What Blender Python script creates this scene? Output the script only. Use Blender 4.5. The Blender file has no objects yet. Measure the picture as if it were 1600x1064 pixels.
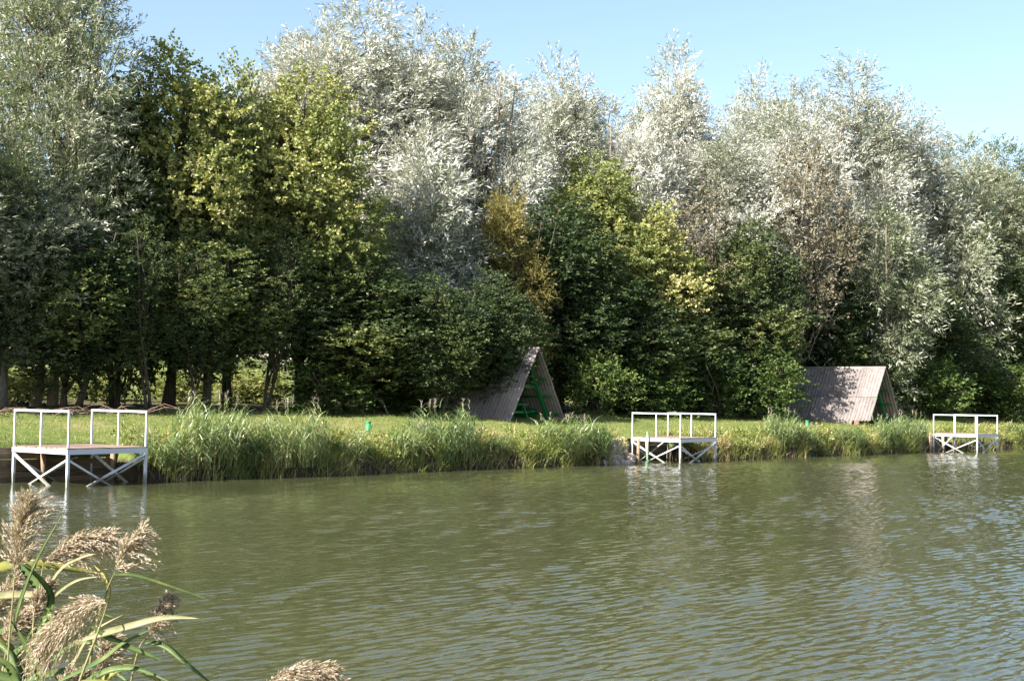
import bpy, math
import numpy as np
from mathutils import Vector, Matrix

# ------------------------------------------------------------------ camera, sky, sun
scn = bpy.context.scene
COL = scn.collection
R = math.radians
CAM_H = 2.5
FOC = 2200.0                      # focal length in photo pixels (1600 wide)

cam_d = bpy.data.cameras.new('camera')
cam_d.sensor_width = 36.0
cam_d.lens = 36.0 * FOC / 1600.0
cam_d.clip_start = 0.05
cam_d.clip_end = 3000.0
cam = bpy.data.objects.new('camera', cam_d)
COL.objects.link(cam)
cam.matrix_world = (Matrix.Translation((0, 0, CAM_H)) @ Matrix.Rotation(R(90 + 2.37), 4, 'X')
                    @ Matrix.Rotation(0.0150, 4, 'Z'))
scn.camera = cam

SUN_EL = 38.0
SUN_AZ = math.degrees(math.atan2(-0.775, -0.645))     # compass angle from +Y towards +X of the sun's position
world = bpy.data.worlds.new('World')
scn.world = world
world.use_nodes = True
wn = world.node_tree
bg = wn.nodes['Background']
sky = wn.nodes.new('ShaderNodeTexSky')
sky.sky_type = 'NISHITA'
sky.sun_disc = False
sky.sun_elevation = R(SUN_EL)
sky.sun_rotation = R(SUN_AZ)
sky.air_density = 1.0
sky.dust_density = 1.2
sky.ozone_density = 1.0
wn.links.new(sky.outputs[0], bg.inputs[0])
bg.inputs[1].default_value = 0.076

sun_d = bpy.data.lights.new('sun', 'SUN')
sun_d.energy = 5.0
sun_d.angle = R(0.53)
sun_d.color = (1.0, 0.95, 0.86)
sun = bpy.data.objects.new('sun', sun_d)
COL.objects.link(sun)
sdir = Vector((math.sin(R(SUN_AZ)) * math.cos(R(SUN_EL)), math.cos(R(SUN_AZ)) * math.cos(R(SUN_EL)), math.sin(R(SUN_EL))))
sun.rotation_euler = sdir.to_track_quat('Z', 'Y').to_euler()

scn.view_settings.view_transform = 'Standard'
scn.view_settings.look = 'None'
scn.view_settings.exposure = 1.8
scn.view_settings.gamma = 1.0
scn.view_settings.use_curve_mapping = False
scn.cycles.max_bounces = 8
scn.cycles.diffuse_bounces = 3
scn.cycles.glossy_bounces = 3
scn.cycles.transmission_bounces = 4

# ------------------------------------------------------------------ helpers: bank coordinates
UX, UY = 0.678, 0.735            # along the far bank, away from the camera
NX, NY = 0.735, -0.678           # out over the water
T0 = 34.5


def st(s, t):
    """metres along the far bank, metres landward of its edge -> world x, y"""
    return (s * UX - (t + T0) * NX, s * UY - (t + T0) * NY)


def to_st(x, y):
    return (x * UX + y * UY, -(x * NX + y * NY) - T0)


def bearing(px, t):
    """ground point at distance t behind the bank edge, seen along a given bearing"""
    b = (px - 800.0) / FOC
    D = (T0 + t) / (-NY - NX * b)
    return (b * D, D)


def hor(px):
    return 623.0 + 0.015 * (px - 800.0)


_rs = np.random.RandomState(5)
_ph = _rs.rand(6) * 6.28


def shore(s):
    s = np.asarray(s, float)
    o = (0.16 * np.sin(s * 0.55 + _ph[0]) + 0.12 * np.sin(s * 1.3 + _ph[1]) + 0.09 * np.sin(s * 2.9 + _ph[2])
         + 0.05 * np.sin(s * 6.1 + _ph[3]))
    return o


NOTCH = ((8.0, 22.4, 2.1), (44.5, 49.1, 1.75), (69.9, 73.8, 0.75))      # slips cut into the bank for the docks


PT = [-60, -2.5, -0.5, 0, 0.22, 0.7, 2, 5, 9, 16, 25, 60, 120, 400, 800]
PZ = [-1.6, -1.3, -0.5, -0.06, 0.42, 0.72, 1.02, 1.38, 1.72, 2.0, 2.15, 4.0, 7.5, 16, 22]
QT = [-15, -1.5, -0.3, 0, 0.3, 1.5, 3, 50, 800]
QZ = [-1.6, -1.0, -0.4, -0.05, 0.3, 0.7, 0.92, 1.3, 6]


def ground_z(s, t):
    s = np.asarray(s, float)
    t = np.asarray(t, float)
    fade = np.clip(1 - np.abs(t) / 6.0, 0, 1)
    far = np.interp(t - shore(s) * fade, PT, PZ)
    near = np.interp(-31.9 - t + 0.15 * np.sin(s * 1.1), QT, QZ)
    z = np.where(t < -16, near, far)
    for a, b, d in NOTCH:
        z = np.where((s > a) & (s < b) & (t < d) & (t > -16), np.minimum(z, -0.5), z)
    bump = 0.03 * np.sin(s * 1.7 + t * 0.6) + 0.03 * np.sin(s * 0.6 - t * 1.9)
    return z + bump * np.clip((z - 0.4) * 3, 0, 1)


def gz(x, y):
    s, t = to_st(x, y)
    return float(ground_z(s, t))


# ------------------------------------------------------------------ helpers: meshes and objects
def mesh_np(name, verts, faces, attrs=None, smooth=False):
    verts = np.ascontiguousarray(verts, dtype=np.float32)
    faces = np.ascontiguousarray(faces, dtype=np.int32)
    me = bpy.data.meshes.new(name)
    n, k = faces.shape
    me.vertices.add(len(verts))
    me.vertices.foreach_set('co', verts.ravel())
    me.loops.add(n * k)
    me.loops.foreach_set('vertex_index', faces.ravel())
    me.polygons.add(n)
    me.polygons.foreach_set('loop_start', np.arange(0, n * k, k, dtype=np.int32))
    me.polygons.foreach_set('loop_total', np.full(n, k, dtype=np.int32))
    if smooth:
        me.polygons.foreach_set('use_smooth', np.ones(n, dtype=bool))
    for an, av in (attrs or {}).items():
        a = me.attributes.new(an, 'FLOAT', 'FACE')
        a.data.foreach_set('value', np.ascontiguousarray(av, dtype=np.float32))
    me.update(calc_edges=True)
    return me


def obj(name, me, m=None, parent=None, loc=(0, 0, 0), rot=(0, 0, 0)):
    o = bpy.data.objects.new(name, me)
    COL.objects.link(o)
    if m is not None and not me.materials:
        me.materials.append(m)
    o.location = loc
    o.rotation_euler = rot
    if parent is not None:
        o.parent = parent
    return o


def tag(o, label=None, cat=None, group=None, kind=None):
    if label:
        o['label'] = label
    if cat:
        o['category'] = cat
    if group:
        o['group'] = group
    if kind:
        o['kind'] = kind
    return o


def empty(name, loc, rz=0.0):
    o = bpy.data.objects.new(name, None)
    COL.objects.link(o)
    o.empty_display_size = 0.2
    o.location = loc
    o.rotation_euler = (0, 0, rz)
    return o


def obj_mat(o, m):
    """material held by the object, so that copies of one mesh may differ in colour"""
    if not o.data.materials:
        o.data.materials.append(None)
    o.material_slots[0].link = 'OBJECT'
    o.material_slots[0].material = m


class MB:
    """collects shapes and builds one mesh from them"""

    def __init__(self):
        self.v = []
        self.f = []

    def box(self, c, size, rot=None):
        b = len(self.v)
        hx, hy, hz = size[0] / 2, size[1] / 2, size[2] / 2
        for dx, dy, dz in ((-1, -1, -1), (1, -1, -1), (1, 1, -1), (-1, 1, -1), (-1, -1, 1), (1, -1, 1), (1, 1, 1), (-1, 1, 1)):
            p = Vector((dx * hx, dy * hy, dz * hz))
            if rot is not None:
                p = rot @ p
            self.v.append(tuple(p + Vector(c)))
        for q in ((0, 3, 2, 1), (4, 5, 6, 7), (0, 1, 5, 4), (1, 2, 6, 5), (2, 3, 7, 6), (3, 0, 4, 7)):
            self.f.append(tuple(b + i for i in q))
        return self

    def bar(self, a, b, w, h, up=(0, 0, 1)):
        a, b = Vector(a), Vector(b)
        d = b - a
        y = d.normalized()
        x = y.cross(Vector(up))
        if x.length < 1e-4:
            x = y.cross(Vector((1, 0, 0)))
        x.normalize()
        z = x.cross(y)
        return self.box((a + b) / 2, (w, d.length, h), Matrix((x, y, z)).transposed())

    def tube(self, pts, rad, n=6, cap=True):
        base = len(self.v)
        pts = [Vector(p) for p in pts]
        m = len(pts)
        ref = Vector((0.31, 0.72, 0.12))
        for i, p in enumerate(pts):
            d = (pts[min(i + 1, m - 1)] - pts[max(i - 1, 0)]).normalized()
            x = d.cross(ref).normalized()
            y = d.cross(x)
            r = rad[i] if hasattr(rad, '__len__') else rad
            for k in range(n):
                a = 2 * math.pi * k / n
                self.v.append(tuple(p + x * (r * math.cos(a)) + y * (r * math.sin(a))))
        for i in range(m - 1):
            for k in range(n):
                k2 = (k + 1) % n
                self.f.append((base + i * n + k, base + i * n + k2, base + (i + 1) * n + k2, base + (i + 1) * n + k))
        if cap:
            self.f.append(tuple(base + k for k in reversed(range(n))))
            self.f.append(tuple(base + (m - 1) * n + k for k in range(n)))
        return self

    def mesh(self, name, smooth=False):
        me = bpy.data.meshes.new(name)
        me.from_pydata(self.v, [], self.f)
        if smooth:
            for p in me.polygons:
                p.use_smooth = True
        me.update()
        return me

    def build(self, name, m, parent=None, smooth=False, loc=(0, 0, 0), rot=(0, 0, 0)):
        return obj(name, self.mesh(name, smooth), m, parent, loc, rot)


# ------------------------------------------------------------------ materials
def new_mat(name):
    m = bpy.data.materials.new(name)
    m.use_nodes = True
    nt = m.node_tree
    for n in list(nt.nodes):
        nt.nodes.remove(n)
    out = nt.nodes.new('ShaderNodeOutputMaterial')
    return m, nt, out


def ramp(nt, fac, stops, interp='LINEAR'):
    r = nt.nodes.new('ShaderNodeValToRGB')
    r.color_ramp.interpolation = interp
    el = r.color_ramp.elements
    el[0].position, el[0].color = stops[0][0], (*stops[0][1], 1)
    el[1].position, el[1].color = stops[-1][0], (*stops[-1][1], 1)
    for p, c in stops[1:-1]:
        e = el.new(p)
        e.color = (*c, 1)
    nt.links.new(fac, r.inputs[0])
    return r.outputs[0]


def noise(nt, scale, detail=3, rough=0.5, vec=None, dist=0.0):
    n = nt.nodes.new('ShaderNodeTexNoise')
    n.inputs['Scale'].default_value = scale
    n.inputs['Detail'].default_value = detail
    n.inputs['Roughness'].default_value = rough
    n.inputs['Distortion'].default_value = dist
    if vec is not None:
        nt.links.new(vec, n.inputs['Vector'])
    return n.outputs['Fac']


def math_n(nt, op, a, b=None):
    n = nt.nodes.new('ShaderNodeMath')
    n.operation = op
    for i, v in enumerate((a, b)):
        if v is None:
            continue
        if isinstance(v, (int, float)):
            n.inputs[i].default_value = v
        else:
            nt.links.new(v, n.inputs[i])
    return n.outputs[0]


def mix_col(nt, fac, a, b, mode='MIX'):
    n = nt.nodes.new('ShaderNodeMix')
    n.data_type = 'RGBA'
    n.blend_type = mode
    for sock, v in ((n.inputs[0], fac), (n.inputs[6], a), (n.inputs[7], b)):
        if isinstance(v, (int, float)):
            sock.default_value = v
        elif isinstance(v, tuple):
            sock.default_value = (*v, 1)
        else:
            nt.links.new(v, sock)
    return n.outputs[2]


def coords(nt, kind='Object'):
    return nt.nodes.new('ShaderNodeTexCoord').outputs[kind]


def position(nt):
    return nt.nodes.new('ShaderNodeNewGeometry').outputs['Position']


def principled(nt, out, col, rough=0.6, spec=0.5, bump=None, bdist=0.01, bstr=1.0):
    p = nt.nodes.new('ShaderNodeBsdfPrincipled')
    if isinstance(col, tuple):
        p.inputs['Base Color'].default_value = (*col, 1)
    else:
        nt.links.new(col, p.inputs['Base Color'])
    if isinstance(rough, (int, float)):
        p.inputs['Roughness'].default_value = rough
    else:
        nt.links.new(rough, p.inputs['Roughness'])
    p.inputs['Specular IOR Level'].default_value = spec
    if bump is not None:
        b = nt.nodes.new('ShaderNodeBump')
        b.inputs['Distance'].default_value = bdist
        b.inputs['Strength'].default_value = bstr
        nt.links.new(bump, b.inputs['Height'])
        nt.links.new(b.outputs[0], p.inputs['Normal'])
    nt.links.new(p.outputs[0], out.inputs[0])
    return p


def leaf_mat(name, stops, trans=0.35, gloss=0.08, grough=0.45, objvar=0.12):
    """leaves: colour by the leaf's own hue, seen lit and shone through"""
    m, nt, out = new_mat(name)
    at = nt.nodes.new('ShaderNodeAttribute')
    at.attribute_name = 'hue'
    oi = nt.nodes.new('ShaderNodeObjectInfo')
    f = math_n(nt, 'ADD', at.outputs['Fac'], math_n(nt, 'MULTIPLY', math_n(nt, 'SUBTRACT', oi.outputs['Random'], 0.5), objvar * 2))
    col = ramp(nt, f, stops)
    d = nt.nodes.new('ShaderNodeBsdfDiffuse')
    t = nt.nodes.new('ShaderNodeBsdfTranslucent')
    g = nt.nodes.new('ShaderNodeBsdfGlossy')
    g.inputs['Roughness'].default_value = grough
    g.inputs['Color'].default_value = (1, 1, 1, 1)
    nt.links.new(col, d.inputs['Color'])
    tc = mix_col(nt, 1.0, col, (0.95, 1.0, 0.55), 'MULTIPLY')
    nt.links.new(tc, t.inputs['Color'])
    m1 = nt.nodes.new('ShaderNodeMixShader')
    m1.inputs[0].default_value = trans
    nt.links.new(d.outputs[0], m1.inputs[1])
    nt.links.new(t.outputs[0], m1.inputs[2])
    m2 = nt.nodes.new('ShaderNodeMixShader')
    m2.inputs[0].default_value = gloss
    nt.links.new(m1.outputs[0], m2.inputs[1])
    nt.links.new(g.outputs[0], m2.inputs[2])
    nt.links.new(m2.outputs[0], out.inputs[0])
    return m


M = {}
M['silver'] = leaf_mat('silver_willow_leaf', [(0.0, (0.15, 0.17, 0.10)), (0.3, (0.30, 0.31, 0.25)), (0.6, (0.47, 0.46, 0.43)), (1.0, (0.64, 0.62, 0.60))], 0.25, 0.06)
M['silvergreen'] = leaf_mat('grey_green_willow_leaf', [(0.0, (0.09, 0.12, 0.045)), (0.4, (0.18, 0.205, 0.115)), (0.75, (0.32, 0.33, 0.24)), (1.0, (0.45, 0.44, 0.37))], 0.28, 0.05)
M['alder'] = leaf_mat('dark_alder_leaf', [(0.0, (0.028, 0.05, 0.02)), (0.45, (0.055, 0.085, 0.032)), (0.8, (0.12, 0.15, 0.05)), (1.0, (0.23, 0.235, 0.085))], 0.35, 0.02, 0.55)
M['yellowgreen'] = leaf_mat('yellow_green_leaf', [(0.0, (0.09, 0.125, 0.035)), (0.4, (0.21, 0.24, 0.075)), (0.75, (0.35, 0.345, 0.125)), (1.0, (0.45, 0.41, 0.18))], 0.38, 0.025, 0.55)
M['ochre'] = leaf_mat('ochre_leaf', [(0.0, (0.09, 0.10, 0.025)), (0.4, (0.17, 0.155, 0.04)), (0.75, (0.26, 0.21, 0.06)), (1.0, (0.36, 0.30, 0.12))], 0.35, 0.02, 0.55)
M['brown'] = leaf_mat('withered_leaf', [(0.0, (0.075, 0.066, 0.04)), (0.4, (0.15, 0.13, 0.082)), (0.75, (0.24, 0.21, 0.145)), (1.0, (0.36, 0.33, 0.26))], 0.25, 0.02, 0.6)
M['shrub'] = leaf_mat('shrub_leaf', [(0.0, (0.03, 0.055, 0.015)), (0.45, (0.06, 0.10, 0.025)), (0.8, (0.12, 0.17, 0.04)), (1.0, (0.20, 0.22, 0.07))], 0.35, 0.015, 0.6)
M['reed'] = leaf_mat('reed_blade', [(0.0, (0.06, 0.10, 0.03)), (0.35, (0.14, 0.205, 0.065)), (0.65, (0.24, 0.30, 0.11)), (0.82, (0.34, 0.36, 0.16)), (1.0, (0.50, 0.38, 0.17))], 0.38, 0.05)
M['weed'] = leaf_mat('bank_grass_blade', [(0.0, (0.08, 0.125, 0.025)), (0.35, (0.19, 0.235, 0.05)), (0.6, (0.31, 0.325, 0.085)), (0.78, (0.42, 0.37, 0.15)), (1.0, (0.50, 0.36, 0.22))], 0.40, 0.03, 0.55, 0.0)
M['lawn'] = leaf_mat('lawn_blade', [(0.0, (0.10, 0.13, 0.028)), (0.5, (0.20, 0.22, 0.055)), (0.85, (0.31, 0.29, 0.10)), (1.0, (0.40, 0.34, 0.17))], 0.32, 0.015, 0.6, 0.0)
M['litter'] = leaf_mat('dead_stalk', [(0.0, (0.09, 0.06, 0.035)), (0.5, (0.20, 0.145, 0.085)), (1.0, (0.36, 0.29, 0.19))], 0.15, 0.02, 0.6, 0.0)


def bark_mat(name, a, b):
    m, nt, out = new_mat(name)
    v = nt.nodes.new('ShaderNodeMapping')
    v.inputs['Scale'].default_value = (6, 6, 1.2)
    nt.links.new(coords(nt), v.inputs[0])
    n = noise(nt, 2.0, 5, 0.65, v.outputs[0])
    principled(nt, out, ramp(nt, n, [(0.3, a), (0.7, b)]), 0.9, 0.2, n, 0.04, 1.0)
    return m


M['bark'] = bark_mat('dark_bark', (0.035, 0.028, 0.02), (0.11, 0.09, 0.065))
M['bark_grey'] = bark_mat('grey_bark', (0.09, 0.075, 0.055), (0.27, 0.235, 0.18))


def wood_mat(name, a, b, scale=(2, 24, 24), rough=0.8):
    m, nt, out = new_mat(name)
    v = nt.nodes.new('ShaderNodeMapping')
    v.inputs['Scale'].default_value = scale
    nt.links.new(coords(nt), v.inputs[0])
    n = noise(nt, 1.5, 5, 0.6, v.outputs[0])
    oi = nt.nodes.new('ShaderNodeObjectInfo')
    f = math_n(nt, 'ADD', n, math_n(nt, 'MULTIPLY', math_n(nt, 'SUBTRACT', oi.outputs['Random'], 0.5), 0.35))
    principled(nt, out, ramp(nt, f, [(0.25, a), (0.75, b)]), rough, 0.25, n, 0.004, 0.8)
    return m


M['deck'] = wood_mat('weathered_deck_wood', (0.15, 0.095, 0.075), (0.34, 0.25, 0.205))
M['oldplank'] = wood_mat('old_retaining_plank', (0.07, 0.05, 0.035), (0.22, 0.16, 0.11))
M['postwood'] = wood_mat('tan_post_wood', (0.20, 0.14, 0.09), (0.40, 0.30, 0.20), (20, 20, 2))


def paint_mat(name, col, worn, amount=0.5, rough=0.45):
    m, nt, out = new_mat(name)
    n = noise(nt, 5.0, 6, 0.7, coords(nt))
    f = math_n(nt, 'GREATER_THAN', n, 0.5 + (1 - amount) * 0.35)
    n2 = noise(nt, 1.7, 3, 0.5, position(nt))
    c1 = mix_col(nt, math_n(nt, 'MULTIPLY', n2, 0.35), col, tuple(0.55 * c + 0.02 for c in col))
    principled(nt, out, mix_col(nt, f, c1, worn), rough, 0.4, n, 0.002, 0.4)
    return m


M['white'] = paint_mat('white_painted_steel', (0.60, 0.62, 0.66), (0.33, 0.26, 0.20), 0.45)
m = M['white']
nt = m.node_tree
pb = next(n for n in nt.nodes if n.type == 'BSDF_PRINCIPLED')
src = pb.inputs['Base Color'].links[0].from_socket
sz = nt.nodes.new('ShaderNodeSeparateXYZ')
pz = position(nt)
nt.links.new(pz, sz.inputs[0])
stain = ramp(nt, math_n(nt, 'SUBTRACT', sz.outputs[2], math_n(nt, 'MULTIPLY', noise(nt, 9.0, 4, 0.6, pz), 0.35)), [(0.0, (0.75, 0.75, 0.75)), (0.16, (0, 0, 0))])
nt.links.new(mix_col(nt, stain, src, (0.10, 0.10, 0.05)), pb.inputs['Base Color'])
M['green'] = paint_mat('green_paint', (0.015, 0.22, 0.055), (0.10, 0.13, 0.07), 0.35)
M['marker'] = paint_mat('bright_green_paint', (0.03, 0.24, 0.09), (0.07, 0.18, 0.08), 0.3)
M['pole'] = paint_mat('pale_green_pole_paint', (0.20, 0.38, 0.22), (0.30, 0.30, 0.22), 0.4)

# weathered fibre-cement sheets
m, nt, out = new_mat('weathered_corrugated_sheet')
pc = position(nt)
n1 = noise(nt, 0.9, 5, 0.65, pc)
n2 = noise(nt, 7.0, 4, 0.6, pc)
oi = nt.nodes.new('ShaderNodeObjectInfo')
f = math_n(nt, 'ADD', math_n(nt, 'ADD', math_n(nt, 'MULTIPLY', n1, 0.6), math_n(nt, 'MULTIPLY', n2, 0.4)),
           math_n(nt, 'MULTIPLY', math_n(nt, 'SUBTRACT', oi.outputs['Random'], 0.5), 0.22))
principled(nt, out, ramp(nt, f, [(0.25, (0.10, 0.088, 0.085)), (0.5, (0.22, 0.19, 0.18)), (0.72, (0.34, 0.29, 0.265))]), 0.9, 0.2, n2, 0.004, 0.6)
M['sheet'] = m

m, nt, out = new_mat('red_brick')
n1 = noise(nt, 9.0, 4, 0.6, position(nt))
principled(nt, out, ramp(nt, n1, [(0.3, (0.19, 0.075, 0.06)), (0.7, (0.36, 0.19, 0.15))]), 0.9, 0.2)
M['brick'] = m
m, nt, out = new_mat('pale_rubble_stone')
n1 = noise(nt, 5.0, 5, 0.65, position(nt))
principled(nt, out, ramp(nt, n1, [(0.3, (0.26, 0.20, 0.17)), (0.7, (0.50, 0.42, 0.36))]), 0.9, 0.2, n1, 0.03, 1.0)
M['stone'] = m

# ground: lawn, bare earth at the water's edge, leaf litter under the trees
m, nt, out = new_mat('bank_ground')
pc = position(nt)
sep = nt.nodes.new('ShaderNodeSeparateXYZ')
nt.links.new(pc, sep.inputs[0])
dt = nt.nodes.new('ShaderNodeVectorMath')
dt.operation = 'DOT_PRODUCT'
nt.links.new(pc, dt.inputs[0])
dt.inputs[1].default_value = (-NX, -NY, 0)
tt = math_n(nt, 'SUBTRACT', dt.outputs['Value'], T0)
na = noise(nt, 0.35, 4, 0.6, pc)
nb = noise(nt, 3.5, 5, 0.65, pc)
nc = noise(nt, 28.0, 4, 0.7, pc)
g1 = ramp(nt, math_n(nt, 'ADD', math_n(nt, 'MULTIPLY', na, 0.5), math_n(nt, 'MULTIPLY', nb, 0.5)),
          [(0.34, (0.075, 0.12, 0.028)), (0.48, (0.15, 0.185, 0.048)), (0.58, (0.23, 0.225, 0.08)), (0.66, (0.34, 0.29, 0.16))])
g2 = mix_col(nt, math_n(nt, 'MULTIPLY', nc, 0.5), g1, (0.045, 0.07, 0.018))
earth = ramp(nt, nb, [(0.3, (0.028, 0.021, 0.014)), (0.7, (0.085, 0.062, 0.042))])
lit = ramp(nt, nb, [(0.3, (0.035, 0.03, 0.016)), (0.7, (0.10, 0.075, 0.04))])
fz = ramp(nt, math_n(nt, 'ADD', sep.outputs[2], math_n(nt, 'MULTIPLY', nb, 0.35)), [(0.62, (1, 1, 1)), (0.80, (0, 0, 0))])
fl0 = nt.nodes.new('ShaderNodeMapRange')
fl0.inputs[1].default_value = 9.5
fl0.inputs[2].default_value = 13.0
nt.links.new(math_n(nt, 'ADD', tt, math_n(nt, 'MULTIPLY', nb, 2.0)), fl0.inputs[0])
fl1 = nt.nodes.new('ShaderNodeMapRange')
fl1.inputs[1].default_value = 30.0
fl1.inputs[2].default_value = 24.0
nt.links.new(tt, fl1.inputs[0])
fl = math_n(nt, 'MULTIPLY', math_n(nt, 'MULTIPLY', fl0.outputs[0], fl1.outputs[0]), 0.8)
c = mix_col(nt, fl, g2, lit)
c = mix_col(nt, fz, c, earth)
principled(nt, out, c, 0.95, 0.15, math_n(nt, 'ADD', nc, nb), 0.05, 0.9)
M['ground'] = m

# murky pond water with wind ripples running along the bank
m, nt, out = new_mat('pond_water')
pc = position(nt)
mp = nt.nodes.new('ShaderNodeMapping')
mp.vector_type = 'POINT'
mp.inputs['Rotation'].default_value = (0, 0, -math.atan2(UY, UX) + R(6))
nt.links.new(pc, mp.inputs[0])


def stretched(sx, sy):
    k = nt.nodes.new('ShaderNodeMapping')
    k.inputs['Scale'].default_value = (sx, sy, 1)
    nt.links.new(mp.outputs[0], k.inputs[0])
    return k.outputs[0]


hgt = noise(nt, 1.0, 2, 0.55, stretched(8.0, 16.0), 0.2)
nd = noise(nt, 0.12, 3, 0.5, pc)
wc = ramp(nt, nd, [(0.3, (0.043, 0.047, 0.021)), (0.7, (0.056, 0.058, 0.027))])
wp = principled(nt, out, wc, 0.03, 0.5, hgt, 0.005, 1.0)
wp.inputs['IOR'].default_value = 1.33
M['water'] = m

# ------------------------------------------------------------------ the setting: ground and water
sv = np.concatenate([np.linspace(-500, -60, 12), np.arange(-50, 10, 2.5), np.arange(10, 100, 0.3), np.arange(100, 200, 4), np.linspace(210, 700, 16)])
tv = np.concatenate([np.linspace(-700, -60, 12), np.arange(-50, -36, 2), np.arange(-36, -28, 0.3), np.arange(-28, -3, 2.5), np.arange(-3, 4, 0.14),
                     np.arange(4, 30, 0.8), np.arange(30, 120, 5), np.linspace(125, 800, 14)])
S, T = np.meshgrid(sv, tv, indexing='ij')
Z = ground_z(S, T)
X = S * UX - (T + T0) * NX
Y = S * UY - (T + T0) * NY
ni, nj = S.shape
idx = np.arange(ni * nj).reshape(ni, nj)
F = np.stack([idx[:-1, :-1], idx[:-1, 1:], idx[1:, 1:], idx[1:, :-1]], -1).reshape(-1, 4)
g = obj('ground', mesh_np('ground', np.stack([X, Y, Z], -1).reshape(-1, 3), F[:, ::-1], smooth=True), M['ground'])
tag(g, kind='structure')

tr_ = [-33.5]
while tr_[-1] < 2.2:
    tr_.append(tr_[-1] + 0.0185 + 0.00075 * (tr_[-1] + 34.5))
wt_ = np.array(tr_)
fan = np.linspace(0, 1, 340)
dist = wt_ + T0 + 0.5                                   # finer mesh towards the near bank
lo, hi = 0.42 * dist - 1.5, 2.60 * dist + 3.0
mid = lo[None] + (hi - lo)[None] * fan[:, None]
S = np.concatenate([np.full((1, len(wt_)), -480.0), (lo - 30)[None], mid, (hi + 30)[None], np.full((1, len(wt_)), 680.0)], 0)
T = np.repeat(wt_[None], S.shape[0], 0)
rs = np.random.RandomState(9)
hw = np.zeros_like(S)
NWV = 50
for i in range(NWV):
    lam = 0.068 * (0.34 / 0.068) ** ((i + rs.rand()) / NWV)
    th = rs.normal() * 0.24 - 0.04
    kk = 2 * math.pi / lam
    slope = 0.038 * (lam / 0.15) ** (-0.6 if lam > 0.15 else 0.6)
    ph_ = rs.rand() * 6.28
    bend = 0.8 * np.sin(S * 0.23 + T * 0.17 + i)
    hw += slope / kk * np.sin(kk * (math.sin(th) * S + math.cos(th) * T) + ph_ + bend)
Xw = S * UX - (T + T0) * NX
gust = (0.5 + 0.2 * np.sin(S * 0.21 + T * 0.33 + 1.0) + 0.2 * np.sin(S * 0.13 - T * 0.27 + 2.2)
        + 0.18 * np.sin(S * 0.55 + 0.8 * np.sin(T * 0.5)) * np.sin(T * 0.9 + S * 0.2))
lee = np.interp(Xw, [-9, -2, 6, 14], [0.66, 0.90, 1.35, 1.65])            # calmer in the lee on the left, breezier on the open right
shal = np.interp(T, [-6, -0.5], [1.0, 0.6])
edge = np.zeros(S.shape)
edge[2:-2] = np.clip(np.minimum(fan, 1 - fan) * 40, 0, 1)[:, None]
hw *= (0.6 + 0.8 * gust) * lee * shal * edge
ni, nj = S.shape
idx = np.arange(ni * nj).reshape(ni, nj)
F = np.stack([idx[:-1, :-1], idx[:-1, 1:], idx[1:, 1:], idx[1:, :-1]], -1).reshape(-1, 4)[:, ::-1]
w = obj('water', mesh_np('water', np.stack([Xw, S * UY - (T + T0) * NY, hw], -1).reshape(-1, 3), F, smooth=True), M['water'])
tag(w, kind='structure')

# ------------------------------------------------------------------ foliage generator
def unit(v):
    return v / np.maximum(np.linalg.norm(v, axis=-1, keepdims=True), 1e-6)


def leaf_quads(p, d, side, L, W):
    """rhombic leaves: base p, direction d"""
    n = len(p)
    L = L[:, None]
    W = W[:, None]
    v = np.empty((n, 4, 3))
    v[:, 0] = p
    v[:, 1] = p + d * L * 0.45 + side * W * 0.5
    v[:, 2] = p + d * L
    v[:, 3] = p + d * L * 0.45 - side * W * 0.5
    return v.reshape(-1, 3), np.arange(n * 4).reshape(n, 4)


def leaves_on_lobes(rs, lobes, ntw, per, tw_len, leaf, up, droop, spread=0.75, inner=0.5):
    """twigs grow out of the lobes' shells, leaves sit along the twigs"""
    lobes = np.asarray(lobes, float)                    # cx cy cz rx ry rz
    wgt = (lobes[:, 3] * lobes[:, 5]) ** 1.0
    li = rs.choice(len(lobes), ntw, p=wgt / wgt.sum())
    c, r = lobes[li, :3], lobes[li, 3:]
    d = unit(rs.normal(size=(ntw, 3)) + np.array([0, 0, 0.15]))
    rho = inner + (0.98 - inner) * rs.rand(ntw, 1) ** 0.6
    p0 = c + d * r * rho
    out_ = unit(np.stack([p0[:, 0], p0[:, 1], np.zeros(ntw)], -1))
    td = unit(d * 0.75 + out_ * 0.35 + np.array([0, 0, up]) + rs.normal(size=(ntw, 3)) * 0.35)
    tl = tw_len * (0.5 + 0.9 * rs.rand(ntw))
    u = (np.arange(per) + 0.6) / per
    u = u[None, :] + rs.rand(ntw, per) * 0.6 / per
    P = p0[:, None] + td[:, None] * (tl[:, None] * u)[..., None]
    P[..., 2] -= droop * (tl[:, None] * u) ** 2
    P += rs.normal(size=P.shape) * leaf[0] * 0.25
    TD = np.repeat(td[:, None], per, 1) - np.array([0, 0, 1]) * (2 * droop * tl[:, None] * u)[..., None]
    LD = unit(unit(TD) * (1 - spread * 0.55) + unit(rs.normal(size=P.shape)) * spread)
    SD = unit(np.cross(LD, rs.normal(size=P.shape)))
    n = ntw * per
    LL = leaf[0] * (0.5 + 1.0 * rs.rand(n))
    WW = leaf[1] * (0.65 + 0.7 * rs.rand(n))
    v, f = leaf_quads(P.reshape(-1, 3), LD.reshape(-1, 3), SD.reshape(-1, 3), LL, WW)
    lobehue = rs.normal(size=len(lobes)) * 0.17
    hue = 0.5 + lobehue[li][:, None] + rs.normal(size=(ntw, 1)) * 0.12 + rs.normal(size=(ntw, per)) * 0.13
    return v, f, np.clip(hue, 0.02, 0.98).ravel()


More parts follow.
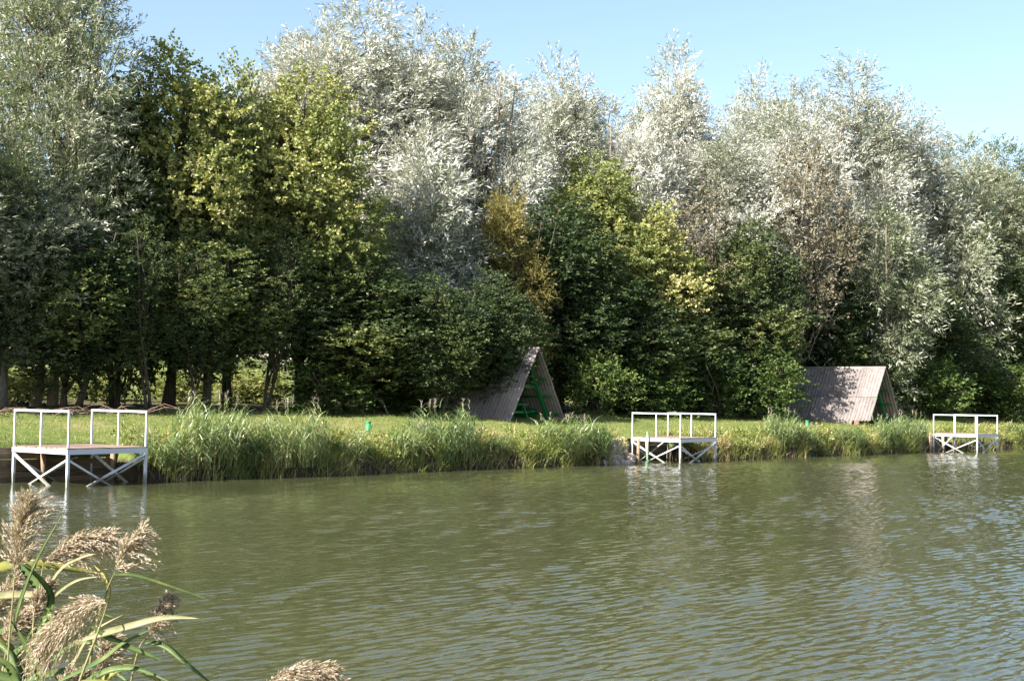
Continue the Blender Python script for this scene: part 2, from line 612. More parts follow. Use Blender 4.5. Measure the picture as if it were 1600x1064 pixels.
def limb(rs, mb, a, b, r0, r1, wob=0.12, n=6, seg=5):
    a, b = Vector(a), Vector(b)
    L = (b - a).length
    pts, rad = [], []
    for i in range(seg + 1):
        u = i / seg
        q = a.lerp(b, u)
        q.z += 0.10 * L * math.sin(u * math.pi) * (1 if b.z > a.z else 0.5)
        if 0 < i < seg:
            q += Vector(rs.normal(size=3) * wob * L * 0.16)
        pts.append(q)
        rad.append(r0 + (r1 - r0) * u)
    mb.tube(pts, rad, n)
    return pts


def make_tree(seed, H, env, nl, lobe_k, top_lobes, ntw, per, tw_len, leaf, up, droop, trunk_r, stems=1, spread=0.75, twist=0.0, fill=True):
    """crown and trunk meshes standing at the origin; env = [(height, radius), ...]"""
    rs = np.random.RandomState(seed)
    eh = [e[0] for e in env]
    er = [e[1] for e in env]
    lobes = []
    a = rs.rand() * 6.28
    for i in range(nl):
        h = eh[0] + (eh[-1] - eh[0]) * ((i + rs.rand()) / nl) ** 0.9
        rad = np.interp(h, eh, er)
        a += 2.4 + rs.normal() * 0.35
        off = rad * (0.42 + 0.34 * rs.rand())
        lr = max(0.55, rad * lobe_k * (0.75 + 0.5 * rs.rand()))
        lobes.append((off * math.cos(a), off * math.sin(a), h, lr, lr, lr * (1.0 + 0.5 * rs.rand())))
    if fill:
        for h in np.linspace(eh[0] + 0.5, eh[-1] * 0.86, 5):
            rad = np.interp(h, eh, er)
            lobes.append((rs.normal() * 0.3, rs.normal() * 0.3, h, rad * 0.5, rad * 0.5, rad * 0.62))
    for (x, y, h, rw, rh) in top_lobes:
        lobes.append((x, y, h, rw, rw, rh))
    v, f, hue = leaves_on_lobes(rs, lobes, ntw, per, tw_len, leaf, up, droop, spread)
    crown = mesh_np('crown', v, f, {'hue': hue})
    mb = MB()
    for k in range(stems):
        ax = rs.normal(size=2) * (0.25 if stems > 1 else 0.0)
        lean = rs.normal(size=2) * (1.4 if stems > 1 else 0.5)
        pts, rad = [], []
        n = 9
        for i in range(n + 1):
            u = i / n
            pts.append((ax[0] + lean[0] * u + 0.12 * math.sin(u * 7 + seed + k), ax[1] + lean[1] * u + 0.12 * math.cos(u * 6 + seed + k), -0.4 + (H * 0.88 + 0.4) * u))
            flare = 1.5 if i == 0 else 1.0
            rad.append((trunk_r * (1 - 0.88 * u) + 0.012) * flare * (1.0 if stems == 1 else 0.72))
        mb.tube(pts, rad, 8)
        for j, lb in enumerate(lobes):
            if j % stems != k:
                continue
            u = np.clip((lb[2] * (0.52 + 0.2 * rs.rand())) / (H * 0.88), 0.06, 0.95)
            q = Vector(pts[0]).lerp(Vector(pts[-1]), float(u))
            r0 = trunk_r * (1 - 0.88 * u) * 0.5 + 0.012
            end = Vector(lb[:3]) + Vector((0, 0, lb[5] * 0.25))
            path = limb(rs, mb, q, end, r0, r0 * 0.35, 0.25, 6, 5)
            for _ in range(4):
                st_ = path[int(rs.randint(2, 6))]
                dd = Vector(unit(rs.normal(size=3) + np.array([0, 0, 0.5])))
                limb(rs, mb, st_, Vector(lb[:3]) + Vector((dd.x * lb[3], dd.y * lb[4], dd.z * lb[5])) * 0.95, r0 * 0.35, 0.008, 0.3, 4, 3)
    trunk = mb.mesh('trunk', True)
    return crown, trunk, H, 2 * max(er)


WIL = dict(up=0.45, droop=0.10, spread=0.55)
KIND = {}
KIND['willow_a'] = make_tree(11, 21, [(3.5, 2.6), (7, 4.0), (11, 4.4), (15, 3.6), (18, 2.2)], 40, 0.275,
                             [(0.4, 0.2, 18.6, 1.0, 2.2), (-1.3, 0.6, 17.2, 1.1, 2.2), (1.5, -0.8, 16.4, 1.1, 2.0), (-0.3, -1.6, 16.0, 1.2, 2.1)],
                             4300, 22, 1.1, (0.23, 0.056), trunk_r=0.30, **WIL)
KIND['willow_b'] = make_tree(23, 22, [(4, 2.4), (8, 3.9), (12, 4.6), (16, 3.4), (19, 1.8)], 40, 0.275,
                             [(0, 0, 19.8, 0.9, 2.2), (1.2, 0.9, 17.8, 1.0, 2.1), (-1.8, -0.4, 16.8, 1.2, 2.2)],
                             4300, 22, 1.15, (0.23, 0.056), trunk_r=0.32, **WIL)
KIND['willow_c'] = make_tree(37, 20, [(3, 2.8), (6, 3.9), (10, 4.5), (14, 4.0), (17, 2.6)], 40, 0.275,
                             [(-0.8, 0.5, 17.8, 1.1, 2.1), (1.4, 0.2, 17.0, 1.2, 2.0), (0.2, -1.8, 15.8, 1.1, 2.0)],
                             4300, 22, 1.05, (0.23, 0.056), trunk_r=0.28, stems=2, **WIL)
KIND['bough'] = make_tree(41, 11, [(1.0, 2.4), (3.5, 3.4), (6, 3.4), (8.5, 2.4), (10, 1.2)], 34, 0.28, [(0.2, 0, 9.6, 0.9, 1.3)],
                          2500, 22, 0.95, (0.24, 0.062), 0.25, 0.16, 0.16, stems=2, spread=0.6)
ALD = dict(up=0.25, droop=0.06, spread=0.95)
KIND['alder_a'] = make_tree(51, 16, [(3.2, 2.2), (6, 3.4), (9, 3.5), (12, 2.6), (14.5, 1.3)], 42, 0.31, [(0, 0.2, 14.6, 0.8, 1.4), (1.0, -0.6, 13.2, 0.8, 1.2)],
                            3500, 18, 0.72, (0.14, 0.115), trunk_r=0.20, **ALD)
KIND['alder_b'] = make_tree(67, 15, [(2.6, 2.4), (5, 3.3), (8, 3.6), (11, 2.9), (13.5, 1.4)], 42, 0.30, [(-0.4, 0.2, 13.8, 0.8, 1.3), (1.3, 0.5, 12.0, 0.8, 1.2)],
                            3500, 18, 0.72, (0.14, 0.115), trunk_r=0.19, stems=2, **ALD)
KIND['alder_c'] = make_tree(71, 12, [(1.2, 2.3), (3.5, 3.0), (6, 3.2), (8.5, 2.5), (10.8, 1.2)], 36, 0.31, [(0.3, 0.2, 11.0, 0.7, 1.1)],
                            3500, 18, 0.68, (0.14, 0.115), trunk_r=0.15, stems=2, **ALD)
KIND['thin'] = make_tree(83, 15, [(3.5, 1.3), (6, 2.0), (9, 2.1), (12, 1.5), (14, 0.8)], 20, 0.42, [],
                         750, 16, 0.8, (0.15, 0.075), 0.45, 0.05, 0.13, stems=2, spread=0.8, fill=False)
KIND['shrub_a'] = make_tree(91, 3.0, [(0.3, 1.1), (1.2, 1.4), (2.2, 1.1), (2.8, 0.5)], 14, 0.45, [],
                            620, 14, 0.5, (0.12, 0.085), 0.4, 0.1, 0.05, stems=3, spread=0.9)
KIND['shrub_b'] = make_tree(97, 2.6, [(0.2, 1.2), (1.0, 1.5), (1.9, 1.1), (2.4, 0.5)], 14, 0.42, [],
                            620, 14, 0.55, (0.13, 0.07), 0.5, 0.12, 0.04, stems=3, spread=0.85)

GRP = {'willow': 'silvery willows of the tree belt', 'alder': 'green broadleaf trees of the tree belt', 'shrub': 'shrubs at the foot of the trees'}


def plant(name, px, t, top, wid, kind, leaf, bark, rot, label, cat='tree', group=None):
    """a tree whose foot stands t metres behind the bank edge, sized from its height and spread"""
    crown, trunk, H0, W0 = KIND[kind]
    x, y = bearing(px, t)
    z = gz(x, y)
    H = (hor(px) - top) * y / FOC + CAM_H - z
    W = wid * y / FOC
    root = empty(name, (x, y, z), R(rot))
    root.scale = (W / W0 * 1.2, W / W0 * 1.2, H / H0)
    tr = obj('trunk', trunk, None, root)
    obj_mat(tr, M[bark])
    cr = obj('crown', crown, None, root)
    obj_mat(cr, M[leaf])
    tag(root, label, cat, group or GRP.get(name.split('_')[-1] if name.split('_')[-1] in GRP else ('willow' if 'willow' in name else 'alder')))
    return root


TREES = [
    # name, bearing, t, top, spread, kind, leaf, bark, rot, label
    ('willow', -420, 14, 130, 330, 'willow_a', 'silvergreen', 'bark_grey', 20, 'willow standing up the bank beyond the left edge of the picture'),
    ('willow', -170, 14.5, 60, 330, 'willow_b', 'silvergreen', 'bark_grey', 100, 'tall willow cut off by the left edge of the picture'),
    ('willow', 72, 15.5, -150, 260, 'willow_c', 'silvergreen', 'bark_grey', 200, 'tall grey-green willow rising out of the picture above the leftmost dock'),
    ('willow', 5, 13.5, 200, 220, 'willow_a', 'silvergreen', 'bark_grey', 320, 'shorter grey-green willow in front of the tall one above the leftmost dock'),
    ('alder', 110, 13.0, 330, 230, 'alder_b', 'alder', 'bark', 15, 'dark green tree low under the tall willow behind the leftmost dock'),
    ('alder', 265, 14.5, 62, 240, 'alder_a', 'yellowgreen', 'bark', 70, 'alder with yellow-green top in the notch of sky left of the big silver willow'),
    ('alder', 190, 15.5, 120, 180, 'alder_c', 'alder', 'bark', 250, 'smaller dark alder between the leftmost tall willow and the skyline alder'),
    ('sapling_alder', 215, 11.5, 330, 90, 'thin', 'alder', 'bark', 25, 'slim bare-stemmed dark sapling right of the leftmost dock'),
    ('sapling_alder', 300, 11.0, 380, 90, 'thin', 'alder', 'bark', 125, 'slim dark sapling above the tall left reeds'),
    ('sapling_alder', 440, 11.0, 350, 100, 'thin', 'alder', 'bark', 225, 'slim leaning sapling above the pale-tipped reeds'),
    ('alder', 355, 15.0, 95, 170, 'alder_b', 'yellowgreen', 'bark', 140, 'slim yellow-green tree just left of the broad pale yellow-green one'),
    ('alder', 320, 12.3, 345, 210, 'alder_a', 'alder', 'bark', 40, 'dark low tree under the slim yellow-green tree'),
    ('alder', 475, 13.5, 105, 240, 'alder_a', 'yellowgreen', 'bark', 200, 'broad pale yellow-green tree in front of the biggest silver willow'),
    ('willow', 560, 20, -5, 330, 'willow_b', 'silver', 'bark_grey', 30, 'biggest silver-white willow touching the top edge of the picture'),
    ('willow', 640, 21, 22, 230, 'willow_a', 'silver', 'bark_grey', 260, 'silver willow leaning on the right flank of the biggest willow'),
    ('willow', 490, 21.5, 28, 220, 'willow_c', 'silver', 'bark_grey', 170, 'silver willow on the left flank of the biggest willow'),
    ('willow', 430, 23, 60, 220, 'willow_a', 'silver', 'bark_grey', 310, 'pale silver willow peeping out behind the yellow-green trees'),
    ('willow', 730, 18, 55, 230, 'willow_c', 'silver', 'bark_grey', 95, 'silvery willow with olive tints right of the biggest willow'),
    ('willow', 655, 13.5, 235, 210, 'bough', 'silver', 'bark_grey', 60, 'mid-height silver willow whose white boughs hang left of the ochre tree'),
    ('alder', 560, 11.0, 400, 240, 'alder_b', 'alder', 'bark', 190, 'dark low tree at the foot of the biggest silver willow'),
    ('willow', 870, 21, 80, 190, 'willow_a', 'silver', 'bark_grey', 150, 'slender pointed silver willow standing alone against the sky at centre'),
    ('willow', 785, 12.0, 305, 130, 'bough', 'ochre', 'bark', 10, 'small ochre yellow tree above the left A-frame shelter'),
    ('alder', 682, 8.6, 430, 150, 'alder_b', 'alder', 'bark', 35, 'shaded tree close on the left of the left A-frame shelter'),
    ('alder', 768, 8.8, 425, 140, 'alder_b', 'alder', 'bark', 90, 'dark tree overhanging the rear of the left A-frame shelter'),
    ('alder', 925, 14.5, 235, 200, 'alder_a', 'yellowgreen', 'bark', 330, 'yellow-green tree with a pointed lit top at the centre of the belt'),
    ('alder', 870, 12.5, 310, 230, 'alder_b', 'alder', 'bark', 120, 'dark green rounded tree right behind the left A-frame shelter'),
    ('willow', 1050, 19, 68, 190, 'willow_b', 'silver', 'bark_grey', 240, 'tall narrow silver willow with a peak above the middle dock'),
    ('willow', 970, 18, 150, 190, 'willow_c', 'silver', 'bark_grey', 20, 'silver willow filling the dip left of the tall narrow peak'),
    ('willow', 1130, 15, 175, 220, 'willow_a', 'silver', 'bark_grey', 280, 'broad white-leaved willow below the skyline right of the middle dock'),
    ('willow', 1190, 20, 105, 170, 'willow_a', 'silver', 'bark_grey', 80, 'distant pale willow between the two right-hand skyline peaks'),
    ('withered_tree', 1085, 12.0, 285, 120, 'thin', 'brown', 'bark', 45, 'brown withered tree above and right of the middle dock'),
    ('alder', 1010, 12.0, 320, 180, 'alder_c', 'yellowgreen', 'bark', 300, 'yellowish tree behind the middle dock'),
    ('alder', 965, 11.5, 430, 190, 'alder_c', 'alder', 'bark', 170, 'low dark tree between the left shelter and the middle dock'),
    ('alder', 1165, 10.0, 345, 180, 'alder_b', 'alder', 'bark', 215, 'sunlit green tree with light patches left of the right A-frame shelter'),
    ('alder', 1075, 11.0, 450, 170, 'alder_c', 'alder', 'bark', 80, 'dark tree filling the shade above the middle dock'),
    ('willow', 1330, 15, 92, 230, 'willow_b', 'silver', 'bark_grey', 0, 'tall silver willow forming the highest peak on the right'),
    ('willow', 1245, 14, 130, 190, 'willow_c', 'silver', 'bark_grey', 130, 'silver willow directly left of the highest right-hand peak'),
    ('withered_tree', 1258, 10.5, 205, 120, 'thin', 'brown', 'bark_grey', 160, 'thin pale-trunked tree with brownish leaves left of the right shelter'),
    ('willow', 1410, 14, 150, 180, 'willow_a', 'silver', 'bark_grey', 190, 'silver willow directly right of the highest right-hand peak'),
    ('willow', 1375, 9.5, 330, 165, 'bough', 'silvergreen', 'bark_grey', 270, 'low sunlit grey willow hanging over the right A-frame shelter'),
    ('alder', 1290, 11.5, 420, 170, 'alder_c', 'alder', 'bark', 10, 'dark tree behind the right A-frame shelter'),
    ('willow', 1525, 13, 205, 210, 'willow_c', 'silvergreen', 'bark_grey', 330, 'cream-topped willow on the downhill skyline near the right edge'),
    ('willow', 1480, 11.5, 300, 170, 'bough', 'silvergreen', 'bark_grey', 200, 'shaded grey-green willow right of the right A-frame shelter'),
    ('willow', 1615, 12, 255, 210, 'willow_b', 'silvergreen', 'bark_grey', 50, 'willow cut off by the right edge of the picture above the far dock'),
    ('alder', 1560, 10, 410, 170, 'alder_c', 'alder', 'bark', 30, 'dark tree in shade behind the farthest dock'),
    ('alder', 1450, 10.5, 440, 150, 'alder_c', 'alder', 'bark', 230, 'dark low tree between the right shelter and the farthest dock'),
    ('willow', 1720, 11, 300, 220, 'willow_a', 'silvergreen', 'bark_grey', 120, 'willow down the bank beyond the right edge of the picture'),
]
for n_, px, t_, top, wid, k_, lf, bk, rot, lab in TREES:
    plant(n_, px, t_, top, wid, k_, lf, bk, rot, lab)

SHRUBS = [
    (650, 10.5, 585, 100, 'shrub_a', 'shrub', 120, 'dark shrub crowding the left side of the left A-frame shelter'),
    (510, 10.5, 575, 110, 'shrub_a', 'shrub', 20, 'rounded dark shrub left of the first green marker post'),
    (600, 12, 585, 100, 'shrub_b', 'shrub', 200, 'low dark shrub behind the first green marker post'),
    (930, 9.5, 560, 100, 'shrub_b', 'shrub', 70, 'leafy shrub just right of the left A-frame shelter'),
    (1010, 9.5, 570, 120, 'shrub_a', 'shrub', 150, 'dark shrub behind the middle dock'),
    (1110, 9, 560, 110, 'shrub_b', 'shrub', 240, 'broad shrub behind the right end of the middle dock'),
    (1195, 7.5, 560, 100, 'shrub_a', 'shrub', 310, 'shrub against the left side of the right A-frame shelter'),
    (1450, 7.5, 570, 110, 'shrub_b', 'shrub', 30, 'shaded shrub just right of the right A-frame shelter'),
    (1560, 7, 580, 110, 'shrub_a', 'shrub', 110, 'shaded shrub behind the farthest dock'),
    (30, 17, 585, 120, 'shrub_b', 'yellowgreen', 20, 'sunlit yellow-green shrub seen between trunks above the leftmost dock'),
    (135, 24, 590, 110, 'shrub_a', 'yellowgreen', 90, 'pale sunlit shrub behind the trunks right of the leftmost dock'),
    (280, 22, 590, 110, 'shrub_b', 'yellowgreen', 180, 'sunlit shrub glimpsed between trunks above the tall left reeds'),
    (390, 20, 585, 110, 'shrub_a', 'yellowgreen', 250, 'bright shrub behind the leaning trunks above the left reeds'),
    (640, 20, 590, 90, 'shrub_b', 'yellowgreen', 310, 'small bright shrub glimpsed left of the left A-frame shelter'),
]
for px, t_, top, wid, k_, lf, rot, lab in SHRUBS:
    plant('shrub', px, t_, top, wid, k_, lf, 'bark', rot, lab, 'shrub', GRP['shrub'])

# woods far behind the meadow, one mass
rs = np.random.RandomState(3)
lob = []
for i in range(150):
    s_ = -30 + 290 * (i + rs.rand()) / 150
    t_ = 75 + 30 * rs.rand()
    x_, y_ = st(s_, t_)
    r_ = 3.5 + 3 * rs.rand()
    lob.append((x_, y_, gz(x_, y_) + 1.5 + rs.rand() * 7, r_, r_, r_))
v, f, hue = leaves_on_lobes(rs, lob, 2500, 12, 1.6, (0.95, 0.75), 0.3, 0.05, 0.9)
o = obj('distant_woods', mesh_np('distant_woods', v, f, {'hue': hue}), M['shrub'])
tag(o, 'band of green woods far behind the meadow', 'woods', kind='stuff')

# ------------------------------------------------------------------ grass and reeds on the far bank
def blades(rs, base, height, width, lean, az, hue, segs=3, curl=1.0):
    """arching blades, each a tapering strip"""
    n = len(base)
    u = np.linspace(0, 1, segs + 1)
    dirx = np.stack([np.cos(az), np.sin(az), np.zeros(n)], -1)
    sidev = np.stack([-np.sin(az), np.cos(az), np.zeros(n)], -1)
    tw = rs.rand(n) * 3.14
    sv_ = sidev * np.cos(tw)[:, None] + dirx * np.sin(tw)[:, None]
    V = np.empty((n, (segs + 1) * 2, 3))
    for i, q in enumerate(u):
        ang = lean * (0.25 + 0.75 * q ** 1.2 * curl)
        hx = height * q * np.sin(ang)
        hz = height * q * np.cos(ang)
        c_ = base + dirx * hx[:, None] + np.array([0, 0, 1.0]) * hz[:, None]
        w_ = width * (1 - q ** 1.6 * 0.93) * 0.5
        V[:, 2 * i] = c_ - sv_ * w_[:, None]
        V[:, 2 * i + 1] = c_ + sv_ * w_[:, None]
    b = (np.arange(n) * (segs + 1) * 2)[:, None, None]
    q = np.array([[2 * i, 2 * i + 1, 2 * i + 3, 2 * i + 2] for i in range(segs)])[None]
    Fq = (b + q).reshape(-1, 4)
    return V.reshape(-1, 3), Fq, np.repeat(np.clip(hue, 0.02, 0.98), segs)


def join(parts):
    vs, fs, hs, k = [], [], [], 0
    for v_, f_, h_ in parts:
        vs.append(v_)
        fs.append(f_ + k)
        hs.append(h_)
        k += len(v_)
    return np.concatenate(vs), np.concatenate(fs), np.concatenate(hs)


def on_ground(s_, t_):
    return np.stack([s_ * UX - (t_ + T0) * NX, s_ * UY - (t_ + T0) * NY, ground_z(s_, t_)], -1)


DOCK_S = ((8.0, 22.5), (44.4, 49.2), (69.8, 74.0))


def clear_of_docks(s_, t_, lim=2.6):
    lim = 2.3
    ok = np.ones(len(s_), bool)
    for a, b in DOCK_S:
        ok &= ~((s_ > a) & (s_ < b) & (t_ < lim))
    return ok


AZ_OUT = math.atan2(NY, NX)
rs = np.random.RandomState(17)
# short lawn
n = 80000
s_ = 12 + 88 * rs.rand(n) ** 1.15
t_ = 0.5 + 12.5 * rs.rand(n) ** 1.2
tuft = np.sin(s_ * 2.1 + np.sin(t_ * 1.7) * 2) * np.sin(t_ * 2.3 + s_ * 0.7)
patchy = np.sin(s_ * 0.47 + 1.3 * np.sin(t_ * 0.6)) * np.sin(t_ * 0.8 + s_ * 0.31)
hue = 0.5 + 0.15 * rs.normal(size=n) + 0.14 * tuft + 0.16 * patchy
v, f, h = blades(rs, on_ground(s_, t_), (0.045 + 0.06 * rs.rand(n)) * (1 + 0.35 * tuft), 0.014 + 0.012 * rs.rand(n), 0.3 + 0.6 * rs.rand(n), rs.rand(n) * 6.28, hue, 1)
o = obj('lawn_grass', mesh_np('lawn_grass', v, f, {'hue': h}), M['lawn'])
tag(o, 'short sunlit grass covering the top of the far bank', 'grass', kind='stuff')

# tall grass and weeds along the water's edge, in tufts
parts = []
nt_ = 2300
cs = 14 + 84 * rs.rand(nt_)
ct = 0.05 + 2.0 * rs.rand(nt_) ** 1.4
ok = clear_of_docks(cs, ct, 2.2)
cs, ct = cs[ok], ct[ok]
ct = ct + shore(cs) * np.clip(1 - ct / 6, 0, 1)
per = 30
size = np.clip(0.50 + 0.20 * rs.normal(size=len(cs)), 0.2, 1.0) * np.where(ct > 1.3, 0.65, 1.0)
S_ = np.repeat(cs, per) + rs.normal(size=len(cs) * per) * 0.13
T_ = np.repeat(ct, per) + rs.normal(size=len(cs) * per) * 0.11
Hh = np.repeat(size, per) * (0.55 + 0.7 * rs.rand(len(S_)))
hu = np.repeat(0.52 + 0.10 * np.sin(cs * 0.9) + 0.20 * rs.normal(size=len(cs)), per) + 0.12 * rs.normal(size=len(S_))
az = np.where(rs.rand(len(S_)) < 0.5, AZ_OUT + rs.normal(size=len(S_)) * 0.9, rs.rand(len(S_)) * 6.28)
b0 = on_ground(S_, T_)
b0[:, 2] = np.maximum(b0[:, 2], -0.05)
parts.append(blades(rs, b0, Hh, 0.016 + 0.014 * rs.rand(len(S_)), 0.25 + 0.95 * rs.rand(len(S_)), az, hu, 3))
# broad-leaved weeds between the tufts
nw = 520
ws = 14 + 84 * rs.rand(nw)
wt = 0.1 + 1.3 * rs.rand(nw)
ok = clear_of_docks(ws, wt, 2.0)
ws, wt = ws[ok], wt[ok]
wl = np.concatenate([on_ground(ws, wt + shore(ws)) + np.array([0, 0, 0.22]), np.tile([0.26, 0.26, 0.24], (len(ws), 1)) * (0.6 + 0.8 * rs.rand(len(ws), 1))], 1)
parts.append(leaves_on_lobes(rs, wl, 6500, 7, 0.22, (0.085, 0.055), 0.5, 0.2, 0.9))
v, f, h = join(parts)
o = obj('bank_grass', mesh_np('bank_grass', v, f, {'hue': h}), M['weed'])
tag(o, 'tall yellow-green grass and weeds overhanging the waterline of the far bank', 'grass', kind='stuff')

# dead stalks and roots at the waterline
n = 9000
s_ = 14 + 84 * rs.rand(n)
t_ = -0.12 + 0.55 * rs.rand(n)
ok = clear_of_docks(s_, t_, 0.5)
s_, t_ = s_[ok], t_[ok]
n = len(s_)
clump = np.sin(s_ * 1.9) + np.sin(s_ * 3.7 + 1)
keep = rs.rand(n) < 0.35 + 0.25 * clump
s_, t_ = s_[keep], t_[keep]
n = len(s_)
b0 = on_ground(s_, t_ + shore(s_))
b0[:, 2] = np.maximum(b0[:, 2], -0.06)
v, f, h = blades(rs, b0, 0.22 + 0.45 * rs.rand(n), 0.014 + 0.014 * rs.rand(n), 0.2 + 1.3 * rs.rand(n), AZ_OUT + rs.normal(size=n) * 1.4, 0.5 + 0.25 * rs.normal(size=n), 2)
o = obj('dead_stalks', mesh_np('dead_stalks', v, f, {'hue': h}), M['litter'])
tag(o, 'tangle of dead stalks and roots along the dark waterline', 'dead stalks', kind='stuff')


# reed clumps: stems with arching leaves, some with plumes
def reed_clump(seed, nst, rx, ry, hmax):
    rs = np.random.RandomState(seed)
    a = rs.rand(nst) * 6.28
    q = np.sqrt(rs.rand(nst))
    bx, by = rx * q * np.cos(a), ry * q * np.sin(a)
    hh = hmax * (0.55 + 0.5 * rs.rand(nst)) * (1 - 0.32 * q ** 2)
    lean = 0.06 + 0.30 * rs.rand(nst)
    laz = np.arctan2(by, bx) + rs.normal(size=nst) * 0.7
    base = np.stack([bx, by, np.full(nst, -0.1)], -1)
    parts = [blades(rs, base, hh, np.full(nst, 0.016), lean, laz, 0.55 + 0.18 * rs.normal(size=nst), 4)]
    per = 11
    u = 0.15 + 0.85 * (np.arange(per)[None] + rs.rand(nst, per)) / per
    ang = lean[:, None] * (0.25 + 0.75 * u ** 1.2)
    P = np.stack([bx[:, None] + hh[:, None] * u * np.sin(ang) * np.cos(laz)[:, None],
                  by[:, None] + hh[:, None] * u * np.sin(ang) * np.sin(laz)[:, None],
                  -0.1 + hh[:, None] * u * np.cos(ang)], -1).reshape(-1, 3)
    n = nst * per
    waz = np.where(rs.rand(n) < 0.5, -0.6 + rs.normal(size=n) * 0.6, rs.rand(n) * 6.28)
    hue = np.repeat(0.5 + 0.12 * rs.normal(size=nst), per) + 0.13 * rs.normal(size=n) + np.where(u.ravel() < 0.3, 0.22, 0.0)
    parts.append(blades(rs, P, 0.25 + 0.35 * rs.rand(n), 0.020 + 0.014 * rs.rand(n), 0.7 + 1.1 * rs.rand(n), waz, hue, 3))
    v, f, h = join(parts)
    stalks = mesh_np('blades', v, f, {'hue': h})
    # plumes on the tallest stems
    top = np.argsort(-hh)[: max(4, nst // 28)]
    PL = []
    for i in top:
        ang = lean[i]
        tip = np.array([bx[i] + hh[i] * math.sin(ang) * math.cos(laz[i]), by[i] + hh[i] * math.sin(ang) * math.sin(laz[i]), -0.1 + hh[i] * math.cos(ang)])
        m_ = 16
        uu = rs.rand(m_)
        p_ = tip[None] + np.array([0, 0, 0.26])[None] * uu[:, None] - np.array([0, 0, 0.06])
        PL.append(blades(rs, p_, 0.10 + 0.10 * rs.rand(m_), np.full(m_, 0.016), 0.6 + 0.9 * rs.rand(m_), rs.rand(m_) * 6.28, 0.55 + 0.2 * rs.normal(size=m_), 2))
    v, f, h = join(PL)
    return stalks, mesh_np('plumes', v, f, {'hue': h})


M['plume_far'] = leaf_mat('pale_reed_plume', [(0.0, (0.20, 0.17, 0.12)), (0.5, (0.34, 0.30, 0.24)), (1.0, (0.46, 0.42, 0.36))], 0.25, 0.03)
RC = [reed_clump(5, 190, 1.25, 0.65, 1.75), reed_clump(6, 150, 1.0, 0.6, 1.5), reed_clump(8, 110, 0.75, 0.5, 1.25)]
CLUMPS = [
    # bearing, t, clump, scale, height scale, label
    (258, 0.35, 2, 1.0, 0.85, 'reed clump hard against the right side of the leftmost dock'),
    (335, 0.45, 0, 1.05, 1.18, 'tall dark green reed clump right of the leftmost dock'),
    (395, 0.45, 2, 1.1, 0.95, 'lower reeds between the two tall clumps right of the leftmost dock'),
    (462, 0.40, 0, 1.0, 1.12, 'tall pale-tipped reed clump left of the first green marker post'),
    (540, 0.45, 2, 1.0, 0.75, 'short reeds on the bank just below the first green marker post'),
    (640, 0.45, 2, 1.1, 0.95, 'small reed clump left of the big bushy one below the left shelter'),
    (705, 0.40, 0, 1.1, 1.12, 'big bushy reed clump on the bank below the left shelter'),
    (780, 0.40, 2, 0.8, 0.65, 'short reeds between the two big clumps below the left shelter'),
    (880, 0.45, 1, 1.2, 1.0, 'bright green reed clump below the right foot of the left shelter'),
    (925, 0.45, 2, 1.2, 1.15, 'reeds just left of the pale stones by the middle dock'),
    (1225, 0.55, 0, 0.85, 0.95, 'reed clump left of the second green marker post'),
    (1262, 0.35, 2, 1.0, 0.95, 'darker reeds right below the second green marker post'),
    (1320, 0.45, 1, 1.0, 0.78, 'low reeds in front of the right shelter roof'),
    (1385, 0.40, 1, 1.0, 1.0, 'reed clump in front of the right shelter opening'),
    (1432, 0.40, 0, 0.85, 1.0, 'dense reed clump hiding the left end of the farthest dock'),
    (1590, 0.6, 2, 1.0, 0.8, 'reeds right of the farthest dock at the edge of the picture'),
]
for i, (px, t_, k_, sc, hs, lab) in enumerate(CLUMPS):
    x_, y_ = bearing(px, t_)
    s0 = to_st(x_, y_)[0]
    x_, y_ = st(s0, t_ + float(shore(s0)) * 0.9)
    root = empty('reed_clump', (x_, y_, max(0.0, gz(x_, y_) - 0.12)), math.atan2(UY, UX) + (0.25 if i % 2 else -0.2) + (math.pi if i % 3 == 0 else 0))
    root.scale = (sc, sc, hs)
    obj('blades', RC[k_][0], M['reed'], root)
    tag(obj('plumes', RC[k_][1], M['plume_far'], root), kind='stuff')
    tag(root, lab, 'reeds', 'reed clumps along the far bank')

